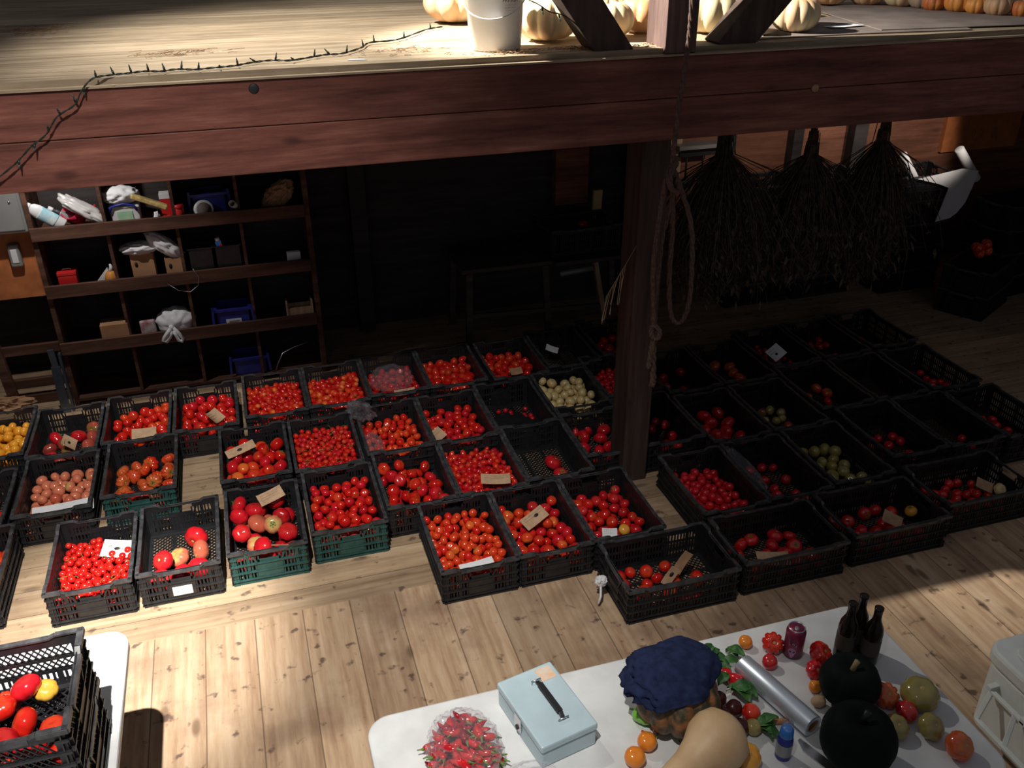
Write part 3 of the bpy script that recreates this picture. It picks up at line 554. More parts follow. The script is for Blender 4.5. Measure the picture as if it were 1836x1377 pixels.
# ================================================================== crates
CW, CL, CH = 0.382, 0.572, 0.2
def crate_meshes(lattice=False):
    hx, hy = CW / 2, CL / 2; P = {}
    q = MB()                                                     # base grid
    for x in (-hx + 0.012, hx - 0.03): q.box(x, x + 0.018, -hy + 0.012, hy - 0.012, 0.004, 0.012)
    for y in (-hy + 0.012, hy - 0.03): q.box(-hx + 0.03, hx - 0.03, y, y + 0.018, 0.004, 0.012)
    for i in range(-22, 23):                                     # diagonal mesh, both ways
        for s in (1, -1):
            x0 = i * 0.026; pts = []
            ya, yb = -hy + 0.03, hy - 0.03; xa, xb = -hx + 0.03, hx - 0.03
            t0, t1 = ya, yb                                      # line x = x0 + s*y
            lo, hi = (xa - x0) / s, (xb - x0) / s
            t0 = max(t0, min(lo, hi)); t1 = min(t1, max(lo, hi))
            if t1 - t0 > 0.01: q.bar((x0 + s * t0, t0, 0.008 + 0.001 * s), (x0 + s * t1, t1, 0.008 + 0.001 * s), 0.005, 0.003)
    for x in (-0.06, 0.06): q.box(x - 0.008, x + 0.008, -hy + 0.03, hy - 0.03, 0.003, 0.0065)
    P['base'] = q
    def wall(L, short):
        """wall along local x from -L/2..L/2, outer face at y=0, inside +y"""
        q = MB(); a = -L / 2 + 0.034; b = L / 2 - 0.034; th = 0.004
        for z0, z1 in ((0.004, 0.024), (0.062, 0.072), (0.108, 0.118), (0.158, 0.19)):
            if short and z0 > 0.15:
                q.box(a, -0.055, 0, th, z0, z1); q.box(0.055, b, 0, th, z0, z1); q.box(-0.055, 0.055, 0, th, z1 - 0.012, z1 - 0.004)
            else: q.box(a, b, 0, th, z0, z1)
        for z0, z1 in ((0.024, 0.062), (0.072, 0.108), (0.118, 0.158)):
            if lattice and z0 > 0.06:
                n = int((b - a) / 0.018)
                for i in range(n + 1):
                    x = a + i * 0.018
                    for s in (-1, 1):
                        x2 = x + s * 0.03
                        if a <= x2 <= b: q.bar((x, 0.002 + 0.001 * s, z0), (x2, 0.002 + 0.001 * s, z1), 0.003, 0.005, up=(0, 1, 0))
                continue
            n = int((b - a) / 0.0165); st = (b - a) / n
            for i in range(n + 1):
                x = a + i * st; solid = (i % 7 == 3) or (short and z0 > 0.11 and abs(x) < 0.05)
                wdt = 0.0165 if solid else 0.0075
                if short and z0 > 0.11 and abs(x) < 0.05: continue
                q.box(x - wdt / 2, x + wdt / 2, 0, th, z0, z1)
            if short and z0 > 0.11: q.box(-0.055, 0.055, 0, th, z0, z0 + 0.016)
        if short:                                                # plain plate below the grip
            q.box(-0.062, 0.062, -0.004, 0, 0.03, 0.105)
            q.bar((-0.075, -0.003, 0.158), (-0.058, -0.003, 0.115), 0.008, 0.006, up=(0, 1, 0)); q.bar((0.075, -0.003, 0.158), (0.058, -0.003, 0.115), 0.008, 0.006, up=(0, 1, 0))
        for z in (0.022, 0.064, 0.11): q.box(a, b, -0.008, 0.0, z, z + 0.006)      # ledges
        q.box(a, b, -0.006, 0.0, 0.0, 0.008)
        for s in (-1, 1):                                       # corner blocks
            x0, x1 = (-L / 2, -L / 2 + 0.034) if s < 0 else (L / 2 - 0.034, L / 2)
            q.box(x0 + 0.006 * (s < 0), x1 - 0.006 * (s > 0), 0, 0.005, 0, 0.19)
            for z in (0.002, 0.022, 0.064, 0.11, 0.152): q.box(x0 + 0.001, x1 - 0.001, -0.009, 0, z, z + 0.008)
            q.box((x0 + x1) / 2 - 0.002, (x0 + x1) / 2 + 0.002, -0.007, 0, 0.01, 0.19)
        return q
    P['short_wall'] = wall(CW - 0.012, True); P['long_wall'] = wall(CL - 0.012, False)
    q = MB()                                                     # rim: flat flange with raised corners
    def rim(ax, L, off, sgn, low):
        segs = [(-L / 2, -L / 2 + 0.075, CH), (-L / 2 + 0.095, L / 2 - 0.095, CH - low), (L / 2 - 0.075, L / 2, CH)]
        for a, b, z in segs:
            o0, o1 = sorted((off, off - sgn * 0.015))
            if ax == 'x': q.box(a, b, o0, o1, z - 0.006, z)
            else: q.box(o0, o1, a, b, z - 0.006, z)
            i0, i1 = sorted((off - sgn * 0.0005, off + sgn * 0.003))
            if ax == 'x': q.box(a, b, i0, i1, z - 0.016, z - 0.001)
            else: q.box(i0, i1, a, b, z - 0.016, z - 0.001)
        for s in (-1, 1):
            p0 = s * (L / 2 - 0.076); p1 = s * (L / 2 - 0.094); c = off - sgn * 0.0075
            if ax == 'x': q.bar((p0, c, CH - 0.003), (p1, c, CH - low - 0.003), 0.015, 0.006)
            else: q.bar((c, p0, CH - 0.003), (c, p1, CH - low - 0.003), 0.015, 0.006)
    rim('x', CW, -hy, -1, 0.014); rim('x', CW, hy, 1, 0.014); rim('y', CL, -hx, -1, 0.008); rim('y', CL, hx, 1, 0.008)
    P['rim'] = q
    return P
PROTO = {}
def make_crate(lattice, mat):
    P = crate_meshes(lattice); root = bpy.data.objects.new('produce_crate', None); root.empty_display_size = 0.05
    parts = [('base', P['base'], (0, 0, 0), 0, 'black_plastic'), ('rim', P['rim'], (0, 0, 0), 0, 'rim_plastic'),
             ('short_wall', P['short_wall'], (0, -CL / 2 + 0.008, 0), 0, mat), ('short_wall', P['short_wall'], (0, CL / 2 - 0.008, 0), PI, 'black_plastic'),
             ('long_wall', P['long_wall'], (CW / 2 - 0.008, 0, 0), PI / 2, 'black_plastic'), ('long_wall', P['long_wall'], (-CW / 2 + 0.008, 0, 0), -PI / 2, 'black_plastic')]
    out = []
    for n, q, loc, rz, m in parts: out.append((n, q.mesh(n, m), loc, rz))
    return out
def crate(x, y, z, label, rz=0, style='plain', card=None):
    if style not in PROTO: PROTO[style] = make_crate(style == 'lattice', 'teal_plastic' if style == 'teal' else 'black_plastic')
    t = thing('produce_crate', label, 'crate', (x, y, z), rz, 'stacking produce crates on the floor' if style != 'lattice' else 'produce crates stacked on the left table')
    for n, me, loc, a in PROTO[style]:
        o = bpy.data.objects.new(n, me); COL.objects.link(o); o.parent = t; o.location = loc; o.rotation_euler = (0, 0, a)
        if style == 'teal' and me.materials[0].name == 'teal_plastic': o['label'] = 'teal green end wall'
    if card == 'short': MB().box(-0.045, 0.045, -CL / 2 - 0.0012, -CL / 2 + 0.0035, 0.04, 0.09).build('label_card', 'paper_white', t, bevel=0.001)
    if card == 'long': MB().box(CW / 2 - 0.0005, CW / 2 + 0.0012, -0.11, 0.0, 0.05, 0.13).build('label_card', 'paper_white', t, bevel=0.0005)
    return t

# ---- fruit meshes (unit radius) -------------------------------------------
def globe(n, m, squash=0.85, dimple=0.18, lobes=0, lobe_amp=0.0, long=1.0, low=False, taper=0.0):
    prof = []
    for i in range(m + 1):
        t = PI * i / m; r = math.sin(t); z = -math.cos(t)
        d = dimple * math.exp(-((r / 0.32) ** 2)) if z > 0 else 0.06 * math.exp(-((r / 0.3) ** 2)) * -1
        prof.append((max(1e-7, r * (1 - taper * z)) if 0 < i < m else 0, (z * squash * long) - d))
    rib = (lambda a, z: 1 - lobe_amp * (0.5 + 0.5 * math.cos(lobes * a + 0.6 * math.sin(a))) ** 5) if lobes else None
    q = MB(); q.lathe(prof, n, rib); return q
FM = {'tomato': globe(22, 12, 0.86, 0.16, 5, 0.035), 'cherry_tomato': globe(14, 9, 0.96, 0.10), 'plum_tomato': globe(16, 11, 1.0, 0.05, long=1.38, taper=0.12),
      'ribbed_tomato': globe(40, 12, 0.68, 0.25, 9, 0.2), 'beefsteak_tomato': globe(36, 14, 0.74, 0.2, 6, 0.08)}
def star(n=5, L=0.55, wd=0.13):
    q = MB()
    for i in range(n):
        a = 2 * PI * i / n + 0.2; c, s = math.cos(a), math.sin(a)
        pts = [(0.05, 0, 0.02), (L * 0.5, wd, 0.05), (L, 0, -0.06), (L * 0.5, -wd, 0.05), (L * 0.5, 0, 0.085)]
        vs = [(x * c - y * s, x * s + y * c, z) for x, y, z in pts]
        q.add(vs, [(0, 3, 4), (3, 2, 4), (2, 1, 4), (1, 0, 4)])
    q.tube([(0, 0, 0), (0.03, 0.02, 0.16), (0.08, 0.03, 0.26)], [0.06, 0.045, 0.05], 6); return q
ME_STAR = star().mesh('calyx', 'stem_green')
ME_SCAR = MB().lathe([(0.16, -0.03), (0.12, 0.0), (0.0, 0.015)], 10).mesh('stem_scar', 'scar')
MECACHE = {}
def fmesh(kind, mat):
    if (kind, mat) not in MECACHE: MECACHE[kind, mat] = FM[kind].mesh(kind, mat)
    return MECACHE[kind, mat]
CAMP = np.array([0, 0, 3.0])
BOOK = []          # every packed fruit: dict
def pack(x0, x1, y0, y1, zb, r, hmax, rng, n=9999, jit=0.12, mask=None, slope=None, pad=0.0, tight=0.93):
    """drop round fruit one by one into the lowest free place of a few tries"""
    P = []; fails = 0
    arr = np.zeros((0, 4))
    while len(P) < n and fails < 30:
        rr = r * (1 + jit * rng.uniform(-1, 1)); best = None
        for _ in range(14):
            x = rng.uniform(x0 + rr + pad, x1 - rr - pad); y = rng.uniform(y0 + rr + pad, y1 - rr - pad)
            u = (x - x0) / (x1 - x0); v = (y - y0) / (y1 - y0)
            if mask and not mask(u, v): continue
            z = zb + rr * 0.86
            if len(P):
                dx = arr[:, 0] - x; dy = arr[:, 1] - y; s = (arr[:, 3] + rr) * tight; d2 = dx * dx + dy * dy; k = d2 < s * s
                if k.any(): z = max(z, float((arr[k, 2] + np.sqrt(s[k] ** 2 - d2[k])).max()))
            hm = hmax * (slope(u, v) if slope else 1)
            if z + rr * 0.8 > zb + max(hm, 1.8 * rr): continue
            if best is None or z < best[2]: best = (x, y, z, rr)
        if best is None: fails += 1; continue
        fails = 0; P.append(best); arr = np.vstack([arr, best])
    return P
def fill(cr, kind, mats, r, hmax, label, seed, lab_stuff=None, tilt=0.9, top=0.3, inset=0.018, group=None, **kw):
    """cr = (x0, x1, y0, y1, z_bottom)"""
    rng = random.Random(seed); x0, x1, y0, y1, zb = cr
    P = pack(x0 + inset, x1 - inset, y0 + inset, y1 - inset, zb + 0.012, r, hmax, rng, **kw)
    if not P: return
    A = np.array(P); C3 = A[:, :3]
    for i, (x, y, z, rr) in enumerate(P):
        d = CAMP - C3[i]; L = np.linalg.norm(d); d /= L
        vis = 0; side = np.cross(d, (0, 0, 1)); side /= np.linalg.norm(side); upv = np.cross(side, d)
        for ox, oy in ((0, 0), (.6, 0), (-.6, 0), (0, .6), (0, -.6)):
            o = C3[i] + d * rr * 0.3 + side * ox * rr + upv * oy * rr
            q = C3 - o; t = q @ d; perp = np.linalg.norm(q - np.outer(t, d), axis=1)
            blk = (t > 0.2 * rr) & (perp < A[:, 3] * 0.9); blk[i] = False
            vis += not blk.any()
        BOOK.append(dict(k=kind, m=rng.choice(mats), p=(x, y, z), r=rr, vis=vis, px=rr / L * (0.2 + vis), rot=(rng.gauss(0, tilt), rng.gauss(0, tilt), rng.uniform(0, 6.28)),
                         label=label, group=group or label, top=rng.random() < top, star=rng.random()))

# ---- the crates and what is in them: id -> (x0, x1, y0, y1), label ----------
def C(x0, y0, label, style='plain', card=None, land=False, z=0.0, rz=0):
    w_, l_ = (CL + 0.02, CW + 0.01) if land else (CW + 0.008, CL + 0.008)
    crate(x0 + w_ / 2, y0 + l_ / 2, z, label, (PI / 2 if land else 0) + rz, style, card)
    return (x0, x0 + w_, y0, y0 + l_, z)
TOM = 'tomato'; CH_ = 'cherry_tomato'; PL = 'plum_tomato'; RB = 'ribbed_tomato'; BF = 'beefsteak_tomato'
# row at the back
fill(C(-1.79, 5.03, 'black crate of orange tomatoes at the left edge of the picture'), TOM, ['orange'], 0.030, 0.125, 'orange tomato heaped in the crate at the left edge', 1, top=.2)
fill(C(-1.39, 4.965, 'black crate of dark purple red tomatoes with an upright kraft tag'), BF, ['purple', 'purple', 'crimson'], 0.046, 0.095, 'dark purple red tomato in the crate with the upright kraft tag', 2, top=.4, mask=lambda u, v: v < 0.8 + 0.15 * u and (u + v > 0.35))
fill(C(-0.99, 5.0, 'black crate of red tomatoes with a blank cardboard slip at its front rim'), TOM, ['red', 'red', 'red', 'redorange'], 0.031, 0.125, 'red tomato in the crate with the blank cardboard slip', 3, slope=lambda u, v: 0.75 + 0.35 * u)
fill(C(-0.59, 5.01, 'black crate of large round red tomatoes with a curled kraft tag, beside the floor gap'), TOM, ['red', 'crimson', 'red'], 0.034, 0.13, 'round red tomato in the crate with the curled kraft tag', 4, top=.35)
fill(C(-0.17, 5.06, 'black crate of small plum tomatoes standing right of the narrow floor gap'), PL, ['red', 'redorange', 'red'], 0.0185, 0.115, 'small plum tomato in the crate right of the narrow floor gap', 5)
fill(C(0.22, 5.07, 'black crate of glossy plum tomatoes behind the crate with the crumpled film'), PL, ['red', 'red', 'redorange'], 0.0205, 0.11, 'glossy plum tomato in the crate left of the clear bag crate', 6, slope=lambda u, v: 0.85 + 0.25 * u)
fill(C(0.61, 5.1, 'black crate of tomatoes with a bulging clear bag on top, back row'), TOM, ['red', 'crimson'], 0.026, 0.09, 'small red tomato in the back crate with the clear bag', 7)
fill(C(1.0, 5.1, 'black crate of long red tomatoes right of the clear bag crate'), PL, ['red', 'red'], 0.026, 0.10, 'long red tomato in the crate right of the clear bag crate', 8)
fill(C(1.42, 5.08, 'black crate of red tomatoes with a dark card, farthest lit crate in the back row'), TOM, ['red', 'redorange', 'red'], 0.029, 0.11, 'red tomato in the farthest lit crate with a dark card', 9)
c10 = C(1.82, 5.14, 'black crate holding only a small white card, left of the post in the back row')
fill(C(2.24, 5.2, 'black crate of dim tomatoes beside the post in the back row'), TOM, ['crimson'], 0.036, 0.08, 'dim red tomato in the back crate beside the post', 11, n=12, mask=lambda u, v: v > .3)
# second row
fill(C(-1.79, 4.3, 'black crate with a few large red tomatoes cut by the left picture edge'), BF, ['red'], 0.045, 0.07, 'large red tomato in the crate cut by the left picture edge', 13, n=9)
fill(C(-1.37, 4.37, 'black crate of pinkish pale tomatoes on a white paper, raised on a lower crate', z=0.0), TOM, ['pinkripe'], 0.031, 0.12, 'pinkish half ripe tomato in the crate with white paper', 12, top=.4, slope=lambda u, v: 0.9 + 0.2 * u)
fill(C(-0.945, 4.42, 'crate with a teal green front holding deeply ribbed tomatoes', 'teal'), RB, ['heirloom', 'heirloom', 'redorange'], 0.045, 0.12, 'deeply ribbed orange red tomato in the teal fronted crate', 14, top=.7, tilt=1.0)
fill(C(-0.33, 4.38, 'black crate of mixed red and orange tomatoes with a long kraft strip tag'), TOM, ['red', 'red', 'crimson', 'redorange'], 0.038, 0.13, 'red or orange tomato in the crate with the long kraft strip', 15, top=.5, slope=lambda u, v: 1.05)
fill(C(0.07, 4.365, 'black crate packed with vine cherry tomatoes and green stems'), CH_, ['red', 'crimson', 'red'], 0.0165, 0.125, 'small vine cherry tomato in the crate with green stems', 16, top=0)
fill(C(0.48, 4.42, 'black crate of small tomatoes under crumpled clear film'), TOM, ['red', 'redorange'], 0.024, 0.10, 'small red tomato in the crate with crumpled film', 17, slope=lambda u, v: 0.9 + .2 * u)
fill(C(0.87, 4.42, 'black crate of egg shaped red tomatoes with a tilted kraft tag'), TOM, ['red', 'crimson', 'red'], 0.0295, 0.105, 'red tomato in the crate with the tilted kraft tag, second row', 18)
fill(C(1.26, 4.47, 'black crate holding a loose handful of cherry tomatoes on dark film'), CH_, ['crimson'], 0.0165, 0.03, 'cherry tomato from the loose handful on dark film', 19, n=17, mask=lambda u, v: (.35 < u < .9 and .35 < v < .85) or (u < .12 and .6 < v < .7))
fill(C(1.66, 4.5, 'black crate of pale yellow tomatoes in the shade'), TOM, ['yellow'], 0.032, 0.15, 'pale yellow tomato in the shaded crate', 20, top=.1, slope=lambda u, v: 0.7 + 0.5 * v)
fill(C(2.05, 4.64, 'black crate of small dim tomatoes half hidden behind the post'), CH_, ['crimson'], 0.021, 0.09, 'small dim tomato in the crate half hidden behind the post', 21, top=0)
# third row
fill(C(-1.72, 3.74, 'black crate of orange red tomatoes at the lower left edge beside the floor gap'), TOM, ['redorange'], 0.036, 0.12, 'orange red tomato in the crate at the lower left edge', 22)
fill(C(-1.13, 3.675, 'front black crate of bright cherry tomatoes with a white card'), CH_, ['cherryred'], 0.0175, 0.10, 'bright cherry tomato in the front left crate with a white card', 23, top=0, mask=lambda u, v: v < 0.93 - (0.25 if u > .6 else 0))
fill(C(-0.73, 3.69, 'front crate with bare mesh base, a few huge tomatoes and a white end card', card='short'), BF, ['crimson', 'crimson', 'pinkripe'], 0.058, 0.15, 'huge tomato in the front crate with the bare mesh base', 24, top=.6, mask=lambda u, v: v < 0.5 or (u > .6 and v < .72))
fill(C(-0.315, 3.72, 'front crate with a teal green end piled with very large red tomatoes', 'teal'), BF, ['red', 'crimson', 'crimson', 'crimson', 'pinkripe'], 0.054, 0.18, 'very large red tomato in the front crate with a teal end', 25, top=.3, slope=lambda u, v: 1.0)
fill(C(0.095, 3.77, 'front crate of round red tomatoes beside the big floor gap', 'teal'), TOM, ['red', 'red', 'crimson'], 0.0275, 0.13, 'round red tomato in the front crate between the two larger tomato crates', 26, top=.3)
fill(C(0.495, 3.87, 'crate of big red tomatoes half behind the front corner crate'), BF, ['red', 'red', 'crimson'], 0.038, 0.125, 'big red tomato in the crate half behind the front corner crate', 27, top=.2)
fill(C(0.885, 3.87, 'black crate of tiny plum tomatoes with a kraft slip over its front rim'), PL, ['red', 'crimson', 'red'], 0.0165, 0.11, 'tiny plum tomato in the crate with the kraft slip over its front rim', 28, top=0)
c27 = C(1.275, 3.9, 'nearly empty black crate with three large tomatoes'); 
fill(c27, BF, ['crimson'], 0.048, 0.07, 'large tomato in the nearly empty crate', 29, n=3, mask=lambda u, v: u > .45 and v < .62, tilt=.3)
fill(C(1.665, 4.03, 'black crate of large dark red tomatoes right behind the post'), BF, ['crimson'], 0.042, 0.085, 'large dark red tomato in the crate right behind the post', 30, n=15)
# front right group
fill(C(0.645, 3.285, 'front corner black crate heaped with small red and orange tomatoes'), TOM, ['red', 'redorange', 'redorange'], 0.0245, 0.125, 'small red orange tomato in the front corner crate', 31, top=.3)
fill(C(1.035, 3.29, 'front black crate of mixed tomatoes with a kraft tag punched by a dark hole'), TOM, ['red', 'crimson', 'redorange'], 0.031, 0.115, 'mixed red tomato in the front crate with the punched kraft tag', 32, top=.3)
fill(C(1.425, 3.3, 'front black crate of round tomatoes with a white slip, left of the post foot'), TOM, ['crimson', 'red'], 0.031, 0.10, 'round red tomato in the crate left of the post foot', 33, top=.3)
c32 = C(1.425, 2.895, 'wide set black crate nearest the counter, white card on its left end', land=True, card='short')
fill(c32, TOM, ['red'], 0.032, 0.06, 'glossy red tomato in the crate nearest the counter', 34, n=12, mask=lambda u, v: .12 < u < .62 and .25 < v < .85, tilt=.6)
fill(c32, BF, ['red'], 0.042, 0.07, 'single larger red tomato at the right in the crate nearest the counter', 35, n=1, mask=lambda u, v: .68 < u < .78 and .4 < v < .55)
fill(C(2.035, 2.915, 'wide set black crate right of the one nearest the counter, half in shadow', land=True), BF, ['red', 'crimson', 'crimson'], 0.039, 0.085, 'tomato in the wide set crate half in shadow', 36, n=24, mask=lambda u, v: u < .85, tilt=.6)
fill(C(2.66, 2.94, 'wide set black crate with mixed tomatoes and one yellow, third from the left', land=True), TOM, ['red', 'crimson'], 0.035, 0.08, 'red tomato in the third wide set crate', 37, n=18, mask=lambda u, v: .15 < u < .85)
fill((2.66, 3.252, 2.94, 3.33, 0.05), TOM, ['yellowripe'], 0.032, 0.1, 'single yellow tomato in the third wide set crate', 38, n=1, mask=lambda u, v: .88 < u < .95 and .5 < v < .7)
fill(C(3.285, 3.02, 'black crate with small tomatoes and one yellow, right end of front row', land=True), TOM, ['red', 'red'], 0.027, 0.09, 'small bright tomato in the right end crate of the front row', 39, n=26, mask=lambda u, v: .2 < u < .82)
# behind them, right of the post
fill(C(2.045, 3.335, 'black crate of dark small tomatoes right of the post foot'), TOM, ['crimson'], 0.025, 0.085, 'dark small tomato in the crate right of the post foot', 40)
fill(C(2.44, 3.35, 'black crate with clear film drooping over its left rim'), TOM, ['crimson'], 0.03, 0.06, 'dim tomato in the crate with film over its rim', 41, n=16)
fill(C(2.85, 3.375, 'black crate of olive green tomatoes'), TOM, ['greenish'], 0.036, 0.11, 'olive green tomato in the crate right of the draped film', 42, top=.4, n=26)
fill(C(3.315, 3.505, 'black crate with a few dark tomatoes right of the olive green ones'), TOM, ['crimson'], 0.029, 0.07, 'dark tomato in the crate right of the olive green ones', 43, n=16, mask=lambda u, v: v < .75)
fill(C(3.71, 3.5, 'black crate with a few dark tomatoes, second right of the olive green ones'), TOM, ['crimson'], 0.029, 0.06, 'dark tomato two crates right of the olive green ones', 44, n=8, mask=lambda u, v: v < .5)
fill(C(4.10, 3.48, 'black crate at the right edge of the picture with four dark tomatoes'), TOM, ['crimson'], 0.03, 0.06, 'dark tomato in the crate at the right picture edge', 45, n=6, mask=lambda u, v: .3 < u and .3 < v < .8)
fill(C(2.03, 4.03, 'black crate close behind the post at its right side'), TOM, ['crimson'], 0.03, 0.06, 'dim tomato in the crate close behind the post', 46, n=10, mask=lambda u, v: u > .5)
fill(C(2.425, 3.95, 'black crate of large wine red tomatoes behind the small dark tomatoes'), BF, ['crimson'], 0.045, 0.09, 'large wine red tomato in the crate right of the post', 47, n=13)
fill(C(2.83, 3.965, 'black crate of very dark greenish tomatoes'), TOM, ['purple', 'greenish'], 0.03, 0.07, 'very dark greenish tomato in the shaded crate right of the post', 48, n=14, mask=lambda u, v: .2 < v < .8)
fill(C(3.25, 4.10, 'black crate with an orange tomato among dark ones, right half of the back'), BF, ['heirloom', 'crimson'], 0.037, 0.07, 'tomato in the dark crate with the orange one', 49, n=6, mask=lambda u, v: .4 < v < .9)
C(3.655, 4.10, 'empty black crate among the dark crates at the right')
fill(C(4.075, 4.11, 'black crate whose pale slatted right wall catches the light'), TOM, ['crimson', 'red'], 0.026, 0.06, 'tomato in the crate with the pale slatted wall', 50, n=14, mask=lambda u, v: .3 < v < .8)
fill(C(2.44, 4.57, 'black crate with one glinting tomato right of the post'), TOM, ['crimson'], 0.035, 0.06, 'dim tomato right of the post in the crate with a paper tag', 51, n=5)
fill(C(2.84, 4.58, 'black crate with orange brown tomatoes behind the dark greenish ones'), BF, ['heirloom'], 0.042, 0.08, 'orange brown tomato behind the very dark greenish ones', 52, n=7, mask=lambda u, v: .3 < v < .9)
fill(C(3.26, 4.70, 'black crate of cherry tomatoes under a bright white sheet'), CH_, ['red'], 0.018, 0.075, 'cherry tomato beside the bright white sheet', 53, n=70, top=0)
fill(C(3.67, 4.71, 'black crate of long tomatoes right of the white sheet'), PL, ['red'], 0.024, 0.07, 'long tomato in the crate right of the white sheet', 54, n=16)
fill(C(4.09, 4.75, 'black crate with a few red tomatoes at the far right corner'), TOM, ['red'], 0.032, 0.07, 'red tomato in the far right corner crate', 55, n=9)

# top crate on the left table
zt_ = 0.742
crate(-0.9, 2.07, zt_, 'lower black lattice crate standing on the left table', PI / 2, 'lattice')
crate(-0.9, 2.07, zt_ + 0.2, 'upper black lattice crate of large tomatoes on the left table', PI / 2, 'lattice')
tc = (-1.19, -0.61, 1.875, 2.265, zt_ + 0.2)
fill(tc, BF, ['crimson', 'red'], 0.041, 0.12, 'large red tomato in the crate stack on the left table', 60, top=0, mask=lambda u, v: not (.74 < u and v > .45) and v < .85, n=34, tilt=.5)
fill((-1.19, -0.61, 1.875, 2.265, zt_ + 0.225), BF, ['yellowripe'], 0.037, 0.1, 'yellow topped tomato in the crate stack on the left table', 61, top=1, n=1, mask=lambda u, v: .8 < u < .87 and .72 < v < .9, tilt=.2)

# stacks at the far right
far = thing
for (x, y, n, rz, nm) in ((3.95, 6.25, 5, 0.0, 'innermost'), (4.56, 6.25, 5, 0.03, 'inner'), (5.33, 6.12, 5, 0.0, 'left'), (5.62, 5.5, 2, 0.5, 'low middle'), (6.1, 5.75, 4, 0.12, 'right'), (6.55, 5.6, 4, 0.0, 'outer right')):
    for i in range(n):
        pos = ['bottom', 'second from the bottom', 'third from the bottom', 'fourth from the bottom', 'top'][i] if i < n - 1 else 'topmost'
        crate(x, y, i * 0.2, f'black crate, {pos} of the {nm} stack at the far right', rz + PI / 2)

# ---- put the packed fruit into the scene ------------------------------------
def place_fruit(d, proto={}):
    key = (d['k'], d['m'])
    if key not in proto:
        o = bpy.data.objects.new(d['k'], fmesh(*key)); proto[key] = o; COL.objects.link(o)
    else: o = proto[key].copy(); COL.objects.link(o)
    o.location = d['p']; o.rotation_euler = d['rot']; o.scale = (d['r'],) * 3
    tag(o, d['label'], 'tomato', d['group'])
    if d['top']:
        c = bpy.data.objects.new('calyx' if d['star'] < 0.45 else 'stem_scar', ME_STAR if d['star'] < 0.45 else ME_SCAR); COL.objects.link(c); c.parent = o
        c.location = (0, 0, {'tomato': 0.72, 'cherry_tomato': 0.88, 'plum_tomato': 1.35, 'ribbed_tomato': 0.5, 'beefsteak_tomato': 0.58}[d['k']])
    return o
for kind in FM:
    L_ = sorted([d for d in BOOK if d['k'] == kind], key=lambda d: -d['px'])
    for d in L_[:300]: place_fruit(d)
    rest = L_[300:]
    if rest:
        me0 = FM[kind]; V0 = np.array(me0.v); n0 = len(V0); F0 = me0.f; V = []; F = []; MI = []; mats = []
        for i, d in enumerate(rest):
            M_ = np.array(Euler(d['rot']).to_matrix()); V.append(V0 @ M_.T * d['r'] + np.array(d['p']))
            F += [tuple(k + i * n0 for k in f) for f in F0]
            if d['m'] not in mats: mats.append(d['m'])
            MI += [mats.index(d['m'])] * len(F0)
        me = bpy.data.meshes.new(kind); me.from_pydata(np.vstack(V).tolist(), [], F)
        for m in mats: me.materials.append(MT[m])
        me.polygons.foreach_set('material_index', MI); me.polygons.foreach_set('use_smooth', [True] * len(F)); me.update()
        o = bpy.data.objects.new(kind, me); COL.objects.link(o)
        tag(o, {'tomato': 'remaining round tomatoes lying deeper in the crates', 'cherry_tomato': 'remaining cherry tomatoes lying deeper in the crates', 'plum_tomato': 'remaining plum tomatoes lying deeper in the crates',
                'ribbed_tomato': 'remaining ribbed tomatoes', 'beefsteak_tomato': 'remaining large tomatoes lying deeper in the crates'}[kind], 'tomatoes', None, 'stuff')

# green vine stems among the cherry tomatoes
for nm, lb, x0, x1, y0, y1, n, sd in (('tomato_vine', 'thin green stems tangled over the vine cherry tomatoes', 0.10, 0.43, 4.42, 4.9, 46, 3), ('tomato_vine', 'thin green stems over the bright cherry tomatoes in the front left crate', -1.1, -0.8, 3.74, 4.12, 16, 5)):
    rg = random.Random(sd); q = MB()
    for i in range(n):
        x, y, z = rg.uniform(x0, x1), rg.uniform(y0, y1), rg.uniform(0.125, 0.14) if nm and sd == 3 else rg.uniform(.10, .115)
        a = rg.uniform(0, 6.28); p = [(x, y, z)]
        for k in range(3): a += rg.gauss(0, .5); p.append((p[-1][0] + .014 * math.cos(a), p[-1][1] + .014 * math.sin(a), z + rg.uniform(-.006, .006)))
        q.tube(p, 0.0013, 4)
    tag(q.build(nm, 'stem_green'), lb, 'stems', None, 'stuff')

